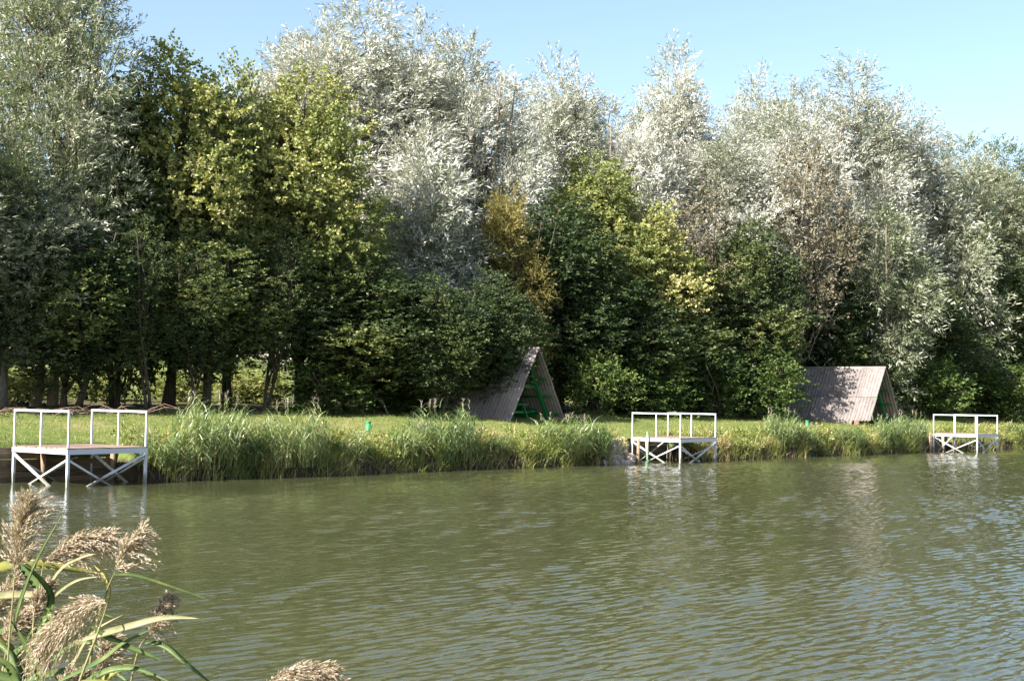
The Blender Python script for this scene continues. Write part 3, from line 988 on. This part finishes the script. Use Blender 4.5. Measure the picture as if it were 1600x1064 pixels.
# ------------------------------------------------------------------ fishing docks
def dock(px, k, delta, L, label, group, ladder=False):
    """steel platform on legs: local x runs along its water end, local y landward"""
    D = FOC / k
    loc = ((px - 800) / FOC * D, D, 0.0)
    root = empty('fishing_dock', loc, R(90 - delta))
    tag(root, label, 'dock', group)
    zd, zr, lw = 1.02, 2.02, 0.07
    for x_ in (0, L):
        for y_ in (0, L):
            MB().box((x_, y_, (zd - 0.16 - 1.6) / 2), (lw, lw, zd - 0.16 + 1.6)).build('leg', M['white'], root)
        for y_ in (0, L / 2, L):
            MB().box((x_, y_, (zd + 0.002 + zr - 0.062) / 2), (0.046, 0.046, zr - 0.062 - zd - 0.002)).build('rail_post', M['white'], root)
        MB().box((x_, L / 2, zr - 0.03), (0.05, L + 0.05, 0.055)).build('hand_rail', M['white'], root)
    for y_ in (0, L):
        MB().box((L / 2, y_, zd - 0.105), (L + 0.10, 0.06, 0.13)).build('edge_beam', M['white'], root)
    for x_ in (0, L):
        MB().box((x_, L / 2, zd - 0.105), (0.06, L - 0.07, 0.13)).build('edge_beam', M['white'], root)
    np_ = 16
    pw = (L + 0.02) / np_
    pm = MB().box((0, 0, 0), (L + 0.06, pw - 0.012, 0.035)).mesh('plank')
    for i in range(np_):
        obj('plank', pm, M['deck'], root, (L / 2 + (0.012 if i % 3 else -0.01), -0.01 + pw * (i + 0.5), zd - 0.0175))
    e = 0.05
    for x_, sg in ((0, -1), (L, -1)):
        MB().bar((x_ + sg * e, L - 0.06, zd - 0.22), (x_ + sg * e, 0.45, -0.15), 0.05, 0.07, (1, 0, 0)).build('brace', M['white'], root)
        MB().bar((x_ + sg * (e - 0.055), 0.06, zd - 0.32), (x_ + sg * (e - 0.055), 1.95, -0.10), 0.045, 0.055, (1, 0, 0)).build('brace', M['white'], root)
    for y_, sg in ((0, -1), (L, 1)):
        MB().bar((L - 0.06, y_ + sg * e, zd - 0.20), (0.35, y_ + sg * e, -0.12), 0.05, 0.06, (0, 1, 0)).build('brace', M['white'], root)
        MB().bar((0.06, y_ + sg * (e - 0.055), zd - 0.34), (1.55, y_ + sg * (e - 0.055), -0.12), 0.045, 0.055, (0, 1, 0)).build('brace', M['white'], root)
    return root


GD = 'white fishing docks along the far bank'
dock(111, 59.0, 38, 2.5, 'nearest white railed fishing dock at the left edge of the pond', GD)
d2 = dock(1065, 38.7, 43, 2.45, 'middle white railed fishing dock beside the pale stones', GD)
dock(1528, 29.7, 43, 2.45, 'farthest white railed fishing dock near the right edge', GD)

# green pole standing in the water beside the middle dock
lm = d2.location
p_ = Matrix.Rotation(R(47), 3, 'Z') @ Vector((-0.16, 1.55, 0))
pr = empty('mooring_pole', (lm.x + p_.x, lm.y + p_.y, 0))
MB().tube([(0, 0, -1.5), (0.01, 0, 0.4), (0, 0.01, 1.2)], [0.04, 0.04, 0.038], 10).build('shaft', M['pole'], pr, True)
MB().tube([(0, 0.01, 1.2), (0, 0.01, 1.24)], [0.048, 0.046], 10).build('cap', M['pole'], pr)
tag(pr, 'pale green pole in the water at the side of the middle dock', 'pole')


# plank retaining walls behind the docks
def plank_wall(s0, s1, t_, rows, label, posts):
    x0, y0 = st(s0, t_)
    root = empty('retaining_wall', (x0, y0, 0), math.atan2(UY, UX))
    L = s1 - s0
    rs = np.random.RandomState(int(s0 * 10) % 1000)
    n = max(1, int(round(L / 2.4)))
    for r in range(rows):
        for i in range(n):
            a, b = L * i / n + 0.01, L * (i + 1) / n - 0.01
            MB().bar((a, rs.normal() * 0.012, -0.12 + 0.165 * r), (b, rs.normal() * 0.012, -0.12 + 0.165 * r + rs.normal() * 0.008), 0.05, 0.15).build('plank', M['oldplank'], root)
    for q in posts:
        MB().tube([(q, -0.13, -1.2), (q + 0.02, -0.12, 0.3), (q + 0.01, -0.11, 1.0)], [0.09, 0.085, 0.08], 9).build('post', M['postwood'], root, True)
    tag(root, label, 'wall', 'plank walls behind the docks')
    return root


plank_wall(9.0, 22.5, 2.06, 7, 'dark plank retaining wall under the leftmost dock', (2.0, 4.5, 7.0, 8.75, 11.2, 13.4))
plank_wall(44.4, 49.2, 1.70, 7, 'plank retaining wall in the shade under the middle dock', (0.1, 1.6, 3.2))
plank_wall(69.9, 73.9, 0.72, 6, 'plank retaining wall under the farthest dock', (0.1, 1.7, 3.2))

# rubble stones left of the middle dock
rs = np.random.RandomState(29)


def stone_mesh(seed):
    r_ = np.random.RandomState(seed)
    import bmesh
    bm = bmesh.new()
    bmesh.ops.create_icosphere(bm, subdivisions=2, radius=0.5)
    ph = r_.rand(6) * 6
    for vv in bm.verts:
        c_ = vv.co
        mx = max(abs(c_.x), abs(c_.y), abs(c_.z))
        c_ *= 0.62 * 0.5 / mx + 0.45
        c_ *= 1 + 0.10 * math.sin(c_.x * 7 + ph[0]) + 0.10 * math.sin(c_.y * 8 + ph[1]) + 0.08 * math.sin(c_.z * 9 + ph[2])
    me = bpy.data.meshes.new('stone')
    bm.to_mesh(me)
    bm.free()
    return me


SM = [stone_mesh(i) for i in range(3)]
x0, y0 = st(43.75, 0.0)
root = empty('stone_revetment', (x0, y0, 0), math.atan2(UY, UX))
tag(root, 'pile of pale rubble stones shoring the bank left of the middle dock', 'stones')
for r in range(5):
    for i in range(5):
        o = obj('stone', SM[(r * 2 + i) % 3], M['stone'], root, (-0.95 + 0.38 * i + 0.18 * (r % 2) + rs.normal() * 0.03, 0.02 + 0.13 * r + rs.normal() * 0.04, 0.02 + 0.21 * r), tuple(rs.rand(3) * 0.6 - 0.3))
        o.scale = (0.40 + 0.1 * rs.rand(), 0.36, 0.25 + 0.06 * rs.rand())
x0, y0 = st(44.75, -0.12)
o = MB().tube([(0, 0, -1.2), (0.02, 0.01, 0.2), (0.03, 0, 1.0)], [0.075, 0.07, 0.065], 10).build('wooden_post', M['postwood'], None, True, (x0, y0, 0))
tag(o, 'brownish wooden post in the water at the left corner of the middle dock', 'post')

# green marker posts on the lawn
for px, t_, lab in ((577, 2.0, 'bright green marker post on the lawn between the reed clumps'), (1262, 1.9, 'bright green marker post among reeds left of the right shelter')):
    x_, y_ = bearing(px, t_)
    z_ = gz(x_, y_)
    r_ = empty('marker_post', (x_, y_, z_), 0.4)
    MB().tube([(0, 0, -0.2), (0.01, 0, 0.3), (0.02, 0, 0.62)], [0.085, 0.085, 0.083], 12).build('shaft', M['marker'], r_, True)
    MB().tube([(0.02, 0, 0.62), (0.02, 0, 0.65), (0.02, 0, 0.67)], [0.10, 0.10, 0.06], 12).build('cap', M['marker'], r_, True)
    MB().box((0.09, -0.05, 0.46), (0.08, 0.05, 0.12)).build('bracket', M['marker'], r_)
    tag(r_, lab, 'post', 'green marker posts on the lawn')


# ------------------------------------------------------------------ A-frame shelters
def corrugated(wid, length, waves):
    waves = 6
    """sheet in local x (across the waves) and y (down the slope), lying at z = 0"""
    n = waves * 6
    v_, f_ = [], []
    for i in range(n + 1):
        x_ = wid * i / n
        z_ = 0.045 * math.sin(2 * math.pi * waves * i / n)
        for y_, dz in ((0, 0), (length, 0), (0, -0.007), (length, -0.007)):
            v_.append((x_, y_, z_ + dz))
    for i in range(n):
        a, b = i * 4, i * 4 + 4
        f_ += [(a, b, b + 1, a + 1), (a + 2, a + 3, b + 3, b + 2), (a, a + 2, b + 2, b), (a + 1, b + 1, b + 3, a + 3)]
    f_ += [(0, 1, 3, 2), (n * 4, n * 4 + 2, n * 4 + 3, n * 4 + 1)]
    me = bpy.data.meshes.new('roof_sheet')
    me.from_pydata(v_, [], f_)
    me.update()
    return me


def shelter(px, D, zg, H, w, L, delta, label, chip):
    """ridge runs along local x, open gable at x = 0 towards the water, rear at x = L"""
    loc = ((px - 800) / FOC * D, D, zg)
    root = empty('a_frame_shelter', loc, 0)
    # local x: landward along the ridge; local y: completes a right-handed frame
    root.rotation_euler = (0, 0, math.atan2(math.sin(R(delta)), -math.cos(R(delta))))
    tag(root, label, 'shelter', 'A-frame shelters on the far bank')
    slope = math.atan2(H, w)
    SL = math.hypot(H, w)
    frames = (0.62, L * 0.40, L * 0.70, L - 0.25)
    for x_ in frames:
        for sg in (-1, 1):
            MB().bar((x_, sg * (w - 0.10), -0.15), (x_, sg * 0.03, H - 0.12), 0.09, 0.12, (1, 0, 0)).build('rafter', M['green'], root)
        MB().bar((x_ + 0.09, -w * 0.52, H * 0.50), (x_ + 0.09, w * 0.52, H * 0.50), 0.05, 0.13).build('collar_beam', M['green'], root)
    for sg in (-1, 1):
        for q in (0.12, 0.36, 0.62, 0.88):
            yy, zz = sg * (w * (1 - q) - 0.02), H * q
            MB().box((L / 2, yy - sg * 0.005, zz), (L, 0.06, 0.09), Matrix.Rotation(-sg * slope, 3, 'X')).build('purlin', M['green'], root)
        # low boarded side inside
        for q in (0, 1, 2):
            MB().box((L / 2 + 0.4, sg * (w - 0.33 - 0.05 * q), 0.14 + 0.17 * q), (L - 1.6, 0.025, 0.155)).build('board', M['green'], root)
        # sheets: two courses, the upper laps over the lower
        nc = 5
        sw = (L + 0.3) / nc
        mlow = corrugated(sw + 0.10, SL * 0.55, 8)
        mup = corrugated(sw + 0.10, SL * 0.52, 8)
        mshort = corrugated(sw + 0.10, SL * 0.47, 8)
        for c_ in range(nc):
            for course in (0, 1):
                me_ = mup if course else (mshort if (chip and c_ == 0 and sg == chip) else mlow)
                y0_ = 0.0 if course else SL * 0.49
                o = obj('roof_sheet', me_, M['sheet'], root)
                ey = Vector((0, sg * math.cos(slope), -math.sin(slope)))
                ez = Vector((0, sg * math.sin(slope), math.cos(slope)))
                ex = Vector((sg, 0, 0))
                lift = 0.075 + (0.035 if course else 0.0) + 0.004 * (c_ % 2)
                Rm = Matrix((ex, ey, ez)).transposed()
                org = Vector((-0.15 + sw * c_ + (-0.05 if sg > 0 else sw + 0.05), 0, H)) + ey * y0_ + ez * lift
                o.matrix_local = Matrix.Translation(org) @ Rm.to_4x4()
        MB().bar((-0.2, sg * 0.10, H + 0.03), (L + 0.2, sg * 0.10, H + 0.03), 0.26, 0.012, (0, -math.sin(slope) * sg * -1, math.cos(slope))).build('ridge_cap', M['sheet'], root)
    MB().tube([(-0.21, 0, H + 0.17), (L + 0.21, 0, H + 0.17)], 0.05, 8).build('ridge_roll', M['sheet'], root)
    for x_ in (0.62, L - 0.3):
        for sg in (-1, 1):
            for r in range(3):
                MB().box((x_, sg * (w + 0.02), -0.06 + 0.085 * r), (0.26, 0.14, 0.075)).build('brick', M['brick'], root)
    return root


def picnic_table(parent_loc, rz, off, label):
    root = empty('picnic_table', parent_loc, rz)
    ox, oy = off
    for i in range(4):
        MB().box((ox, oy - 0.27 + 0.18 * i, 0.74), (1.9, 0.165, 0.035)).build('tabletop_board', M['green'], root)
    for sg in (-1, 1):
        MB().box((ox, oy + sg * 0.68, 0.44), (1.9, 0.24, 0.04)).build('bench', M['green'], root)
        for sy in (-1, 1):
            MB().bar((ox + sg * 0.75, oy + sy * 0.62, -0.05), (ox + sg * 0.75, oy + sy * 0.20, 0.72), 0.05, 0.08, (1, 0, 0)).build('leg', M['green'], root)
        MB().bar((ox + sg * 0.70, oy - 0.80, 0.40), (ox + sg * 0.70, oy + 0.80, 0.40), 0.05, 0.07).build('cross_bar', M['green'], root)
    tag(root, label, 'table', 'picnic tables in the shelters')
    return root


for px, D, zg, H, w_, L_, dl, lab, chip, tlab in (
        (838, 62.0, 1.52, 3.05, 1.75, 5.0, 43, 'left A-frame shelter half hidden under overhanging branches', 0, 'green picnic table inside the left A-frame shelter'),
        (1380, 79.5, 1.42, 3.0, 1.75, 5.2, 43, 'right A-frame shelter with sun-dappled corrugated roof', 1, 'green picnic table inside the right A-frame shelter')):
    sh = shelter(px, D, zg, H, w_, L_, dl, lab, chip)
    picnic_table(sh.location, sh.rotation_euler[2], (1.55, 0.15), tlab)

M['brush'] = bark_mat('dry_reddish_twig', (0.13, 0.08, 0.06), (0.30, 0.20, 0.16))
# ------------------------------------------------------------------ brushwood behind the leftmost dock
rs = np.random.RandomState(44)
for (px, t_, nb_, lab) in ((60, 8.2, 12, 'heap of dry reddish branches behind the leftmost dock'), (165, 8.8, 7, 'smaller heap of dry sticks right of the branch heap')):
    x_, y_ = bearing(px, t_)
    root = empty('brushwood_heap', (x_, y_, gz(x_, y_)), math.atan2(UY, UX) - 0.6)
    for i in range(nb_):
        a = Vector((rs.normal() * 1.1, rs.normal() * 0.3, 0.03 + rs.rand() * 0.12))
        an = rs.normal() * 0.5 + (math.pi if rs.rand() < 0.5 else 0)
        ln = 0.7 + 1.1 * rs.rand()
        b = a + Vector((math.cos(an) * ln, math.sin(an) * ln * 0.5, abs(rs.normal()) * 0.14 + 0.02))
        mb = MB()
        limb(rs, mb, a, b, 0.017, 0.005, 0.3, 5, 4)
        mid = a.lerp(b, 0.55)
        limb(rs, mb, mid, mid + Vector((rs.normal() * 0.3, rs.normal() * 0.2, 0.08 + 0.16 * rs.rand())), 0.011, 0.004, 0.3, 4, 3)
        mb.build('branch', M['brush'], root, True)
    tag(root, lab, 'brushwood', 'heaps of dry branches')

# fallen leaning branches by the left shelter
for px, t_, vec, lab in ((612, 9.5, (-2.2, 1.6, 2.4), 'dry branch leaning in the shade left of the left shelter'), (1262, 7.5, (1.0, 0.8, 5.5), 'bare leaning stem beside the left of the right shelter')):
    x_, y_ = bearing(px, t_)
    root = empty('leaning_branch', (x_, y_, gz(x_, y_)))
    mb = MB()
    pts = limb(rs, mb, (0, 0, -0.2), vec, 0.05, 0.012, 0.3, 6, 7)
    mb.build('stem', M['bark_grey'], root, True)
    for q in (3, 4, 5):
        mb = MB()
        limb(rs, mb, pts[q], pts[q] + Vector((rs.normal() * 0.7, rs.normal() * 0.5, 0.7 + 0.4 * rs.rand())), 0.02, 0.005, 0.3, 5, 4)
        mb.build('twig', M['bark_grey'], root, True)
    tag(root, lab, 'branch')


# ------------------------------------------------------------------ reeds in the shallows by the near bank
def near_pt(px, py, D):
    """world point at distance D on a given bearing and height angle"""
    x_ = (px - 800 + (py - 532) * 0.015) / FOC * D
    return Vector((x_, D, CAM_H - (py - hor(px)) / FOC * D))


def smooth_path(pts, n):
    P_ = [Vector(p) for p in pts]
    P_ = [P_[0] * 2 - P_[1]] + P_ + [P_[-1] * 2 - P_[-2]]
    m_ = len(P_) - 3
    res = []
    for i in range(n + 1):
        u = m_ * i / n
        k = min(int(u), m_ - 1)
        f_ = u - k
        a, b, c_, d = P_[k:k + 4]
        res.append(0.5 * ((2 * b) + (c_ - a) * f_ + (2 * a - 5 * b + 4 * c_ - d) * f_ * f_ + (3 * b - a - 3 * c_ + d) * f_ ** 3))
    return res


def leaf_strip(rs, pts, width, face):
    """a reed leaf: folded blade with thickness, tapering to its tip"""
    path = smooth_path(pts, 14)
    v_, f_ = [], []
    n = len(path) - 1
    for i, p in enumerate(path):
        u = i / n
        t_ = (path[min(i + 1, n)] - path[max(i - 1, 0)]).normalized()
        fc = Vector(face) + Vector((0.3 * math.sin(3 * u + width * 300), 0, 0.25 * math.cos(2.5 * u)))
        sd = t_.cross(fc).normalized()
        nn = sd.cross(t_).normalized()
        w_ = 1.45 * width * (0.35 + 0.65 * min(1, u * 5)) * (1 - u ** 2.6) + 0.0006
        v_ += [p - sd * w_ * 0.5 + nn * w_ * 0.16, p - nn * 0.0006, p + sd * w_ * 0.5 + nn * w_ * 0.16, p - nn * 0.0018]
    for i in range(n):
        a, b = 4 * i, 4 * i + 4
        f_ += [(a, b, b + 1, a + 1), (a + 1, b + 1, b + 2, a + 2), (a + 2, b + 2, b + 3, a + 3), (a + 3, b + 3, b, a)]
    me = bpy.data.meshes.new('leaf')
    me.from_pydata([tuple(q) for q in v_], [], f_)
    for p in me.polygons:
        p.use_smooth = True
    me.update()
    return me


def plume_mesh(rs, pts, size, sway, nb=130):
    """a nodding panicle: fine branchlets along a curved axis, each set with spikelets"""
    path = smooth_path(pts, 30)
    mb_v, parts = [], []
    P0, D0, LN, UU = [], [], [], []
    for _ in range(nb):
        u = rs.rand() ** 0.85 * 0.96
        i = int(u * 30)
        p = path[i].lerp(path[i + 1], u * 30 - i)
        t_ = (path[i + 1] - path[i]).normalized()
        rd = Vector(unit(rs.normal(size=3)))
        d = (t_ * 0.85 + rd * 0.75 + Vector(sway) * 0.5).normalized()
        P0.append(p)
        D0.append(d)
        LN.append(1.1 * size * (0.3 + 0.85 * rs.rand()) * (1.0 - 0.62 * u) * min(1, 0.5 + u * 3))
        UU.append(u)
    P0, D0, LN = np.array(P0), np.array(D0), np.array(LN)
    per = 26
    q = (np.arange(per)[None] + rs.rand(nb, per)) / per
    W_ = (LN[:, None] * q)[..., None]
    pos = P0[:, None] + D0[:, None] * W_ + np.array(sway)[None, None] * (W_ ** 2) * 3.5 + np.array([0, 0, -1.0]) * (W_ ** 2) * 3.0
    pos += rs.normal(size=pos.shape) * 0.0022
    td = unit(D0[:, None] + (np.array(sway) * 7 + np.array([0, 0, -6.0]))[None, None] * W_)
    ld = unit(td + rs.normal(size=pos.shape) * 0.33)
    sd = unit(np.cross(ld, rs.normal(size=pos.shape)))
    n = nb * per
    hue = np.clip(0.5 + 0.14 * rs.normal(size=(nb, 1)) + 0.16 * rs.normal(size=(nb, per)), 0.02, 0.98).ravel()
    parts.append((*leaf_quads(pos.reshape(-1, 3), ld.reshape(-1, 3), sd.reshape(-1, 3), 0.012 + 0.010 * rs.rand(n), 0.0026 + 0.0016 * rs.rand(n)), hue))
    # branchlets as fine strips
    k = 5
    for j in range(k):
        for_q = np.array([j / k, (j + 1) / k])
        w2 = (LN[:, None] * for_q)[..., None]
        e = P0[:, None] + D0[:, None] * w2 + np.array(sway)[None, None] * (w2 ** 2) * 3.5 + np.array([0, 0, -1.0]) * (w2 ** 2) * 3.0
        dd = e[:, 1] - e[:, 0]
        s2 = unit(np.cross(dd, rs.normal(size=dd.shape))) * 0.0006
        vv = np.stack([e[:, 0] - s2, e[:, 0] + s2, e[:, 1] + s2, e[:, 1] - s2], 1).reshape(-1, 3)
        parts.append((vv, np.arange(nb * 4).reshape(nb, 4), np.full(nb, 0.35)))
    v, f, h = join(parts)
    return mesh_np('plume', v, f, {'hue': h})


M['plume'] = leaf_mat('tan_reed_plume', [(0.0, (0.16, 0.12, 0.075)), (0.4, (0.32, 0.245, 0.165)), (0.7, (0.46, 0.37, 0.27)), (1.0, (0.60, 0.52, 0.41))], 0.3, 0.03, 0.55, 0.04)


def strip_mat(name, a, b, tipc):
    m, nt, out = new_mat(name)
    mp_ = nt.nodes.new('ShaderNodeMapping')
    mp_.inputs['Scale'].default_value = (3, 3, 3)
    nt.links.new(coords(nt), mp_.inputs[0])
    n1 = noise(nt, 6.0, 4, 0.6, mp_.outputs[0])
    n2 = noise(nt, 60.0, 3, 0.6, mp_.outputs[0])
    c1 = ramp(nt, n1, [(0.32, a), (0.6, b), (0.72, tipc)])
    c2 = mix_col(nt, math_n(nt, 'MULTIPLY', n2, 0.45), c1, tuple(0.6 * q for q in a))
    d = nt.nodes.new('ShaderNodeBsdfPrincipled')
    d.inputs['Roughness'].default_value = 0.5
    d.inputs['Specular IOR Level'].default_value = 0.35
    nt.links.new(c2, d.inputs['Base Color'])
    t = nt.nodes.new('ShaderNodeBsdfTranslucent')
    nt.links.new(c2, t.inputs['Color'])
    mx = nt.nodes.new('ShaderNodeMixShader')
    mx.inputs[0].default_value = 0.3
    nt.links.new(d.outputs[0], mx.inputs[1])
    nt.links.new(t.outputs[0], mx.inputs[2])
    nt.links.new(mx.outputs[0], out.inputs[0])
    return m


M['rleaf'] = strip_mat('green_reed_leaf', (0.07, 0.13, 0.04), (0.15, 0.20, 0.06), (0.27, 0.25, 0.09))
M['rleaf_y'] = strip_mat('yellowing_reed_leaf', (0.20, 0.23, 0.06), (0.36, 0.32, 0.08), (0.40, 0.24, 0.09))
M['rleaf_t'] = strip_mat('drying_reed_leaf', (0.20, 0.21, 0.09), (0.36, 0.31, 0.17), (0.45, 0.36, 0.22))
M['rstem'] = strip_mat('reed_stem', (0.17, 0.17, 0.06), (0.28, 0.24, 0.10), (0.36, 0.29, 0.16))

UPF, CAMF, LEFTF = (0.1, -0.8, 0.62), (0.0, -0.9, 0.35), (-0.6, -0.5, 0.5)
REEDS = [
    # distance, stem, plume, plume size, sway, leaves (path, width, facing, material), label
    (5.2, [(8, 1330), (18, 1050), (28, 895)], [(28, 895), (34, 835), (50, 770)], 0.19, (0.25, 0.1, 0.3),
     [([(20, 1000), (50, 905), (75, 850), (105, 795)], 0.030, LEFTF, 'rleaf'), ([(15, 1080), (-20, 1000), (-40, 960)], 0.028, UPF, 'rleaf')],
     'reed with the fluffy upright plume at the left edge of the foreground'),
    (5.6, [(20, 1330), (48, 1040), (72, 880)], [(72, 880), (118, 848), (184, 833)], 0.17, (0.35, 0.1, -0.1),
     [([(-30, 895), (40, 880), (95, 883), (170, 896)], 0.040, UPF, 'rleaf_y'), ([(40, 1010), (90, 900), (130, 870), (162, 862)], 0.012, UPF, 'rleaf_t'),
      ([(30, 870), (60, 905), (80, 945), (92, 985)], 0.030, CAMF, 'rleaf'), ([(55, 990), (100, 955), (140, 950), (185, 962)], 0.020, UPF, 'rleaf'),
      ([(45, 1040), (10, 1000), (-10, 985), (-40, 985)], 0.03, UPF, 'rleaf_y'), ([(60, 960), (95, 925), (125, 905), (160, 898)], 0.012, UPF, 'rleaf_t')],
     'reed with the plume leaning right above the broad yellow leaf'),
    (5.4, [(120, 1330), (148, 1020), (168, 930), (185, 888)], [(185, 888), (200, 852), (231, 818)], 0.13, (0.4, 0.1, -0.3),
     [([(180, 896), (215, 897), (265, 912), (336, 936)], 0.010, UPF, 'rleaf'), ([(160, 965), (175, 925), (168, 900), (150, 880)], 0.014, CAMF, 'rleaf_y')],
     'reed with the one-sided plume nodding right against the water'),
    (4.9, [(30, 1350), (125, 1075), (163, 970), (172, 940)], [(174, 940), (140, 938), (92, 975), (66, 1025)], 0.18, (-0.25, -0.1, -0.5),
     [([(120, 1000), (200, 978), (260, 963), (318, 963)], 0.022, UPF, 'rleaf_t'), ([(148, 975), (190, 1000), (235, 1018), (262, 1030)], 0.016, CAMF, 'rleaf'),
      ([(90, 1064), (160, 1030), (200, 1000), (245, 978)], 0.014, UPF, 'rleaf'), ([(100, 1100), (160, 1050), (215, 1040), (275, 1062)], 0.02, UPF, 'rleaf'),
      ([(60, 1150), (40, 1080), (25, 1040), (-10, 1015)], 0.03, CAMF, 'rleaf'), ([(80, 1130), (110, 1075), (165, 1062), (215, 1075)], 0.024, UPF, 'rleaf_y')],
     'reed with the big plume drooping left in the lower foreground'),
    (5.8, [(170, 1330), (214, 1040), (238, 988)], [(238, 988), (252, 955), (272, 922)], 0.10, (0.35, 0.1, -0.5),
     [([(232, 1000), (262, 1006), (295, 1032), (350, 1075)], 0.020, UPF, 'rleaf'), ([(205, 1060), (180, 1040), (160, 1030), (140, 1035)], 0.014, UPF, 'rleaf')],
     'short reed with a small curled plume right of the drooping one'),
    (5.2, [(100, 1350), (145, 1130), (158, 1055)], [(158, 1055), (168, 1020), (182, 990)], 0.11, (0.3, 0.1, -0.2),
     [([(40, 1062), (90, 1048), (140, 1046), (190, 1058)], 0.026, UPF, 'rleaf'), ([(150, 1075), (195, 1040), (240, 1050), (270, 1075)], 0.022, UPF, 'rleaf_y')],
     'reed with a small upright plume under the drooping one'),
    (5.0, [(330, 1350), (385, 1110), (418, 1070)], [(412, 1072), (462, 1046), (534, 1041)], 0.15, (0.45, 0.1, -0.15),
     [([(370, 1150), (400, 1090), (420, 1075), (455, 1095)], 0.016, UPF, 'rleaf')],
     'lone reed plume at the bottom edge right of the other reeds'),
    (5.9, [(-50, 1330), (-16, 1030), (2, 962)], [(2, 962), (12, 925), (38, 895)], 0.13, (0.3, 0.1, -0.1),
     [([(-40, 935), (20, 928), (75, 928), (127, 932)], 0.030, UPF, 'rleaf_t'), ([(-30, 1020), (10, 985), (40, 975), (62, 970)], 0.026, UPF, 'rleaf')],
     'reed behind the horizontal pale leaf at the left edge'),
    (5.5, [(-30, 1340), (5, 1090), (18, 1000)], [(18, 1000), (28, 970), (60, 948)], 0.10, (0.35, 0.1, -0.2),
     [([(-10, 1080), (30, 1020), (55, 985), (60, 960)], 0.024, LEFTF, 'rleaf'), ([(0, 1060), (40, 1010), (75, 1030), (110, 1075)], 0.020, UPF, 'rleaf')],
     'small-plumed reed low in the left corner of the foreground'),
    (5.1, [(60, 1350), (95, 1150), (100, 1080)], [(100, 1085), (112, 1060), (140, 1045)], 0.09, (0.3, 0.1, -0.2),
     [([(80, 1110), (70, 1050), (48, 1005), (20, 960)], 0.022, LEFTF, 'rleaf'), ([(90, 1100), (120, 1035), (150, 985), (200, 955)], 0.010, UPF, 'rleaf_t'),
      ([(-20, 1045), (30, 1060), (60, 1075)], 0.030, UPF, 'rleaf')],
     'low reed at the bottom edge beneath the drooping plume'),
    (5.35, [(30, 1350), (52, 1120), (58, 960)], [(58, 960), (64, 935), (84, 905)], 0.08, (0.3, 0.1, 0.0),
     [([(55, 1010), (85, 940), (70, 905), (40, 880)], 0.020, CAMF, 'rleaf'), ([(50, 1060), (110, 1010), (140, 1000), (165, 1010)], 0.016, UPF, 'rleaf'),
      ([(52, 1090), (30, 1030), (10, 1005), (-20, 1000)], 0.022, UPF, 'rleaf')],
     'leafy reed with a thin plume behind the left foreground leaves'),
]
for i, (D, stem, pl, size, sway, leaves, lab) in enumerate(REEDS):
    rs = np.random.RandomState(300 + i)
    sp = [near_pt(a, b, D - 0.10 * (len(stem) - 1 - k)) for k, (a, b) in enumerate(stem)]
    root_p = Vector((sp[0].x - 0.05, sp[0].y - 0.1, -0.45))
    root = empty('reed', root_p)
    off = -root_p
    path = smooth_path([root_p] + sp, 16)
    MB().tube([p + off for p in path], [0.0065 - 0.004 * k / 16 for k in range(17)], 7).build('stem', M['rstem'], root, True)
    pl = pl[:-1] + [tuple(0.8 * np.array(pl[-1]) + 0.2 * np.array(pl[-2]))]
    pm_ = plume_mesh(rs, [near_pt(a, b, D + 0.04 * k) + off for k, (a, b) in enumerate(pl)], size, sway, 230 if size > 0.14 else 150)
    obj('plume', pm_, M['plume'], root)
    for pts, wd, fc, mt in leaves:
        d0 = D + rs.normal() * 0.05
        dd = rs.normal() * 0.12
        P_ = [near_pt(a, b, d0 + dd * k / 3) + off for k, (a, b) in enumerate(pts)]
        obj('leaf', leaf_strip(rs, P_, wd, fc), M[mt], root)
    tag(root, lab, 'reed', 'reeds in the foreground')
